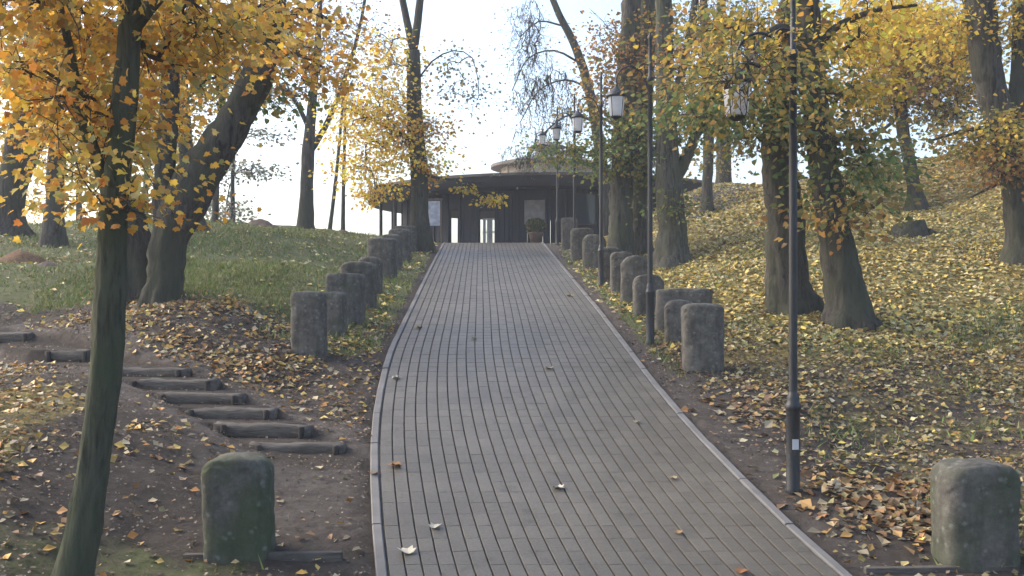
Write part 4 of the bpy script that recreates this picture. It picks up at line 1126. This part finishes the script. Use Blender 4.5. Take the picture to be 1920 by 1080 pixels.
MB().tube([(-.02, 0, -.2), (0, 0, .02), (0.01, 0, .16), (0.0, 0.01, .24)], [.46, .40, .36, .33], 16, True, .09, 3).build('stump', M['bark_dark'], st, False)
MB().tube([(.2, -.1, .05), (.45, -.2, .0), (.7, -.25, -.1)], [.12, .08, .05], 8, True, .06, 4).build('root', M['bark_dark'], st, True)

# ------------------------------------------------------------------ leaf litter, grass
def surf(x, y):
    z = Tz(x, y); e = 0.06
    zx = (Tz(x + e, y, True) - z) / e; zy = (Tz(x, y + e, True) - z) / e
    nn = np.stack([-zx, -zy, np.ones_like(z)], 1)
    return z, nn / np.linalg.norm(nn, axis=1)[:, None]

def scatter(n, x0, x1, y0, y1, dens, g, margin=600):
    x = g.uniform(x0, x1, n); y = y0 + (y1 - y0) * g.random(n)
    px = 960 + F * x / np.maximum(y, .5)
    ok = (px > -margin) & (px < 1920 + margin) & ((x < XL(y) - 0.03) | (x > XR(y) + 0.03)) & (np.hypot(x - 1.2, y - 36.8) > 6.8)
    x, y = x[ok], y[ok]
    k = g.random(len(x)) < dens(x, y)
    return x[k], y[k]

g = np.random.default_rng(77)
def patch(x, y, s=1.0, o=0.0): return smoothstep(-0.12, 0.22, fbm(x * s + o, y * s + o, 4))
def dens_right(x, y):
    r = x - XR(y)
    return smoothstep(0.05, 1.3, r + 0.5 * fbm(x, y, 3)) * (0.35 + 0.65 * patch(x, y, 0.9)) * np.where(y > 12.5, 1.0, 0.8)
def dens_left(x, y):
    l = XL(y) - x
    s, q = stair_param(x, y)
    near = smoothstep(2.1, 3.1, l) * (1 - smoothstep(8.4, 10.0, y)) * 1.0
    bank = 0.62 * smoothstep(9.5, 10.5, y) * (1 - smoothstep(12.5, 13.5, y)) * smoothstep(.3, 1.0, l) * (1 - smoothstep(4.0, 5.0, l))
    edge = 0.45 * smoothstep(0.1, .3, l) * (1 - smoothstep(0.7, 1.3, l)) * smoothstep(11, 13, y)
    farl = 0.12 * smoothstep(13, 15, y)
    return np.maximum.reduce([near, bank, edge, farl, np.full_like(x, .10)]) * (0.25 + 0.75 * patch(x, y, 1.3, 9)) * (1 - 0.85 * (1 - smoothstep(.5, .9, q)))
LIT_R = np.array([(0.525, 0.396, 0.108), (0.450, 0.330, 0.090), (0.375, 0.304, 0.120), (0.475, 0.422, 0.204), (0.275, 0.172, 0.060), (0.562, 0.436, 0.096), (0.225, 0.205, 0.090), (0.400, 0.356, 0.216), (0.175, 0.185, 0.066)])
LIT_N = np.array([(0.272, 0.216, 0.112), (0.208, 0.160, 0.080), (0.304, 0.264, 0.176), (0.144, 0.100, 0.048), (0.272, 0.176, 0.048), (0.320, 0.232, 0.064), (0.224, 0.120, 0.040), (0.120, 0.104, 0.064), (0.208, 0.184, 0.096), (0.288, 0.240, 0.080)])  # near leaves: tones darkened to carry the shade of the right mound
LIT_B = np.array([(0.27, 0.14, 0.055), (0.20, 0.11, 0.05), (0.33, 0.20, 0.07), (0.34, 0.26, 0.14), (0.15, 0.09, 0.05), (0.30, 0.25, 0.16)])
LIT_O = np.array([(0.46, 0.27, 0.06), (0.36, 0.17, 0.045), (0.42, 0.34, 0.20), (0.20, 0.11, 0.05), (0.50, 0.36, 0.10), (0.15, 0.12, 0.08)])
xs, ys, cs, ss = [], [], [], []
def put(x, y, pal, size):
    s_, q_ = stair_param(x, y); keep = ~((q_ < 0.5) & (s_ > -0.3) & (g.random(len(x)) < 0.85)); x, y = x[keep], y[keep]
    xs.append(x); ys.append(y)
    c = pal[g.integers(0, len(pal), len(x))] * g.normal(1.15, .19, (len(x), 1))
    cs.append(np.clip(c, .01, .9)); ss.append(size * g.uniform(.6, 1.3, len(x)))
x, y = scatter(210000, 1.2, 16, 11.4, 31.0, dens_right, g); put(x, y, LIT_R, 0.08)
x, y = scatter(46000, 1.2, 8.5, 5.0, 12.6, dens_right, g); put(x, y, LIT_N, 0.055)
x, y = scatter(4200, 1.2, 8.5, 5.0, 12.6, dens_right, g); put(x, y, LIT_R, 0.07)
x, y = scatter(49000, -9.0, -1.0, 5.0, 13.5, dens_left, g); put(x, y, LIT_O, 0.068)
x, y = scatter(29000, -9.0, -1.0, 5.0, 13.5, dens_left, g); put(x, y, LIT_N, 0.062)
x, y = scatter(26000, -14, -1.3, 13.5, 30, dens_left, g); put(x, y, LIT_R, 0.095)
LIT_D = np.array([(0.10, 0.075, 0.055), (0.16, 0.12, 0.085), (0.24, 0.19, 0.14), (0.075, 0.06, 0.05), (0.20, 0.12, 0.06)])
x, y = scatter(36000, -9.0, -0.7, 5.0, 14.0, lambda x, y: 0.25 + 0.75 * patch(x, y, 1.1, 14), g); put(x, y, LIT_D, 0.026)
x, y = scatter(14000, 1.2, 5.5, 5.0, 14.0, lambda x, y: 0.25 + 0.75 * patch(x, y, 1.1, 14), g); put(x, y, LIT_D, 0.028)
for (px, py, d, sxx, syy, k) in [(1670, 945, 7.1, .42, .32, 520), (1420, 775, 9.2, .28, .30, 170), (1265, 655, 11.7, .14, .4, 90), (1175, 570, 15, .16, .8, 150), (1140, 545, 17, .14, 1.0, 120), (1090, 500, 21, .14, 1.6, 120), (690, 560, 15.6, .15, 1.2, 120), (650, 640, 12.0, .14, .3, 60), (1750, 1000, 6.6, .2, .16, 120), (40, 480, 18, .8, .6, 300)]:
    c = W(px, py, d); x = g.normal(c[0], sxx, k); y = g.normal(d, syy, k)
    ok = (x < XL(y) - .05) | (x > XR(y) + .05); put(x[ok], y[ok], LIT_B if d < 12 or px < 100 else LIT_R, 0.085)
x = np.concatenate(xs); y = np.concatenate(ys); z, nn = surf(x, y)
n = len(x)
P = np.stack([x, y, z + g.uniform(.004, .03, n)], 1)
nd = nn + g.normal(0, .38, (n, 3)); yd = g.normal(size=(n, 3)); yd[:, 2] *= .2
me = leaves_mesh('fallen_leaves', P, yd, nd, np.concatenate(ss), np.concatenate(cs), LEAF4)
me.materials.append(M['litter'])
lo = link(bpy.data.objects.new('fallen_leaves', me)); tag(lo, 'yellow and brown autumn leaves strewn over the ground', 'leaves', kind='stuff')

# grass blades
def dens_grass(x, y):
    a, b_, c = masks(x, y)
    return a * (0.25 + 0.75 * patch(x, y, 0.7, 3)) 
x1, y1 = scatter(95000, -14, 2.4, 5.0, 31, dens_grass, g)
x2, y2 = scatter(36000, -7, -1.3, 11.5, 18, dens_grass, g)
def dens_gr(x, y): return 0.55 * patch(x, y, 0.8, 21) * smoothstep(.4, 1.2, x - XR(y))
x3, y3 = scatter(60000, 1.2, 12, 6.0, 22, dens_gr, g)
x = np.concatenate([x1, x2, x3]); y = np.concatenate([y1, y2, y3]); n = len(x)
z = Tz(x, y)
h = g.uniform(.025, .07, n) * (1 + 0.8 * patch(x, y, 1.7, 5)); az = g.uniform(0, math.pi, n); wd = g.uniform(.004, .009, n) * (1 + y / 14)
b0 = np.stack([x, y, z - .005], 1); sv = np.stack([np.cos(az), np.sin(az), np.zeros(n)], 1) * wd[:, None]
tip = b0 + np.stack([g.normal(0, .5, n) * h, g.normal(0, .5, n) * h, h], 1)
V = np.stack([b0 - sv, b0 + sv, tip], 1).reshape(-1, 3)
gp = np.array([(0.102, 0.150, 0.036), (0.132, 0.180, 0.048), (0.090, 0.126, 0.036), (0.180, 0.180, 0.072), (0.216, 0.192, 0.090)])
gc = gp[g.integers(0, 5, n)] * g.normal(1.2, .2, (n, 1))
me = np_mesh('grass', V, [np.arange(n * 3).reshape(n, 3)], cols=[np.clip(gc, .01, .6)])
me.materials.append(M['grass'])
go = link(bpy.data.objects.new('grass', me)); tag(go, 'short green grass on the slopes beside the path', 'grass', kind='stuff')

# single leaves lying on the paving
LEAVES = [(1048, 917, (.50, .46, .36), 0.085, 'pale leaf alone in the middle of the paving'),
          (700, 890, (.34, .15, .04), 0.085, 'orange-brown leaf on the left kerb of the paving'),
          (741, 875, (.40, .20, .06), 0.11, 'curled orange leaf just right of the left kerb'),
          (762, 1036, (.52, .48, .36), 0.11, 'long pale leaf low on the left side of the paving'),
          (816, 990, (.45, .42, .32), 0.08, 'small pale leaf on the paving above the long pale one'),
          (743, 710, (.46, .42, .32), 0.10, 'pale leaf on the paving where the left edge bends'),
          (1030, 692, (.50, .44, .30), 0.10, 'pale leaf on the paving between the bollard rows'),
          (1070, 556, (.52, .36, .05), 0.12, 'yellow leaf high on the right side of the paving'),
          (784, 616, (.45, .28, .06), 0.11, 'golden leaf beside the left kerb halfway up the paving'),
          (1392, 1074, (.32, .13, .04), 0.08, 'red-brown leaf at the bottom edge of the paving'),
          (1272, 1000, (.34, .20, .08), 0.06, 'small brown leaf on the right half of the near paving'),
          (1262, 898, (.40, .30, .16), 0.06, 'tiny tan leaf right of the pale leaf on the paving'),
          (888, 636, (.46, .38, .24), 0.09, 'tan leaf left of centre halfway up the paving'),
          (1195, 793, (.34, .26, .16), 0.07, 'dull brown leaf near the right kerb of the paving')]
dd_ = np.arange(5, 28, .01); rowd = YH - F * ZP(dd_) / dd_
for k, (px, py, c, s, label) in enumerate(LEAVES):
    d = float(dd_[np.argmin(np.abs(rowd - py))])
    X = (px - 960) / F * d
    g2 = np.random.default_rng(k)
    V = LEAFM * s; V = V - V.mean(0)
    V[:, 2] += 0.55 * V[:, 0] ** 2 / s + 0.3 * V[:, 1] ** 2 / s
    m, nt, b = mat_new('leaf_%d' % k)
    nz_ = node(nt, 'ShaderNodeTexNoise', inp={'Scale': 30.0}); nt.links.new(ramp(nt, nz_.outputs['Fac'], [(.3, tuple(q * .7 for q in c)), (.7, c)]), b.inputs['Base Color'])
    b.inputs['Roughness'].default_value = .7
    Vt = np.vstack([V, V + [0, 0, .002]]); q = len(V)
    sd_f = np.array([[i, (i + 1) % q, q + (i + 1) % q, q + i] for i in range(q)])
    o = MB().add(Vt, [sd_f, np.array([np.arange(q)[::-1]]), np.array([q + np.arange(q)])]).build('fallen_leaf', m)
    o.location = (X, d, float(ZP(d)) + 0.010); o.rotation_euler = (math.atan(float((ZP(d + .1) - ZP(d - .1)) / .2)), 0, g2.uniform(0, 6.28))
    tag(o, label, 'leaf', 'single leaves on the paving')

# ------------------------------------------------------------------ damp autumn air
hm = bpy.data.materials.new('haze'); hm.use_nodes = True
for nd_ in list(hm.node_tree.nodes):
    if nd_.type == 'BSDF_PRINCIPLED': hm.node_tree.nodes.remove(nd_)
pvn = hm.node_tree.nodes.new('ShaderNodeVolumePrincipled')
pvn.inputs['Color'].default_value = (0.92, 0.95, 1.0, 1)
pvn.inputs['Density'].default_value = 0.0021
pvn.inputs['Density Attribute'].default_value = ''
hm.cycles.homogeneous_volume = True
hm.node_tree.links.new(pvn.outputs[0], [q for q in hm.node_tree.nodes if q.type == 'OUTPUT_MATERIAL'][0].inputs['Volume'])
hz = MB().box((0, 24, 2.5), (70, 70, 35)).build('haze', hm)
tag(hz, kind='stuff')
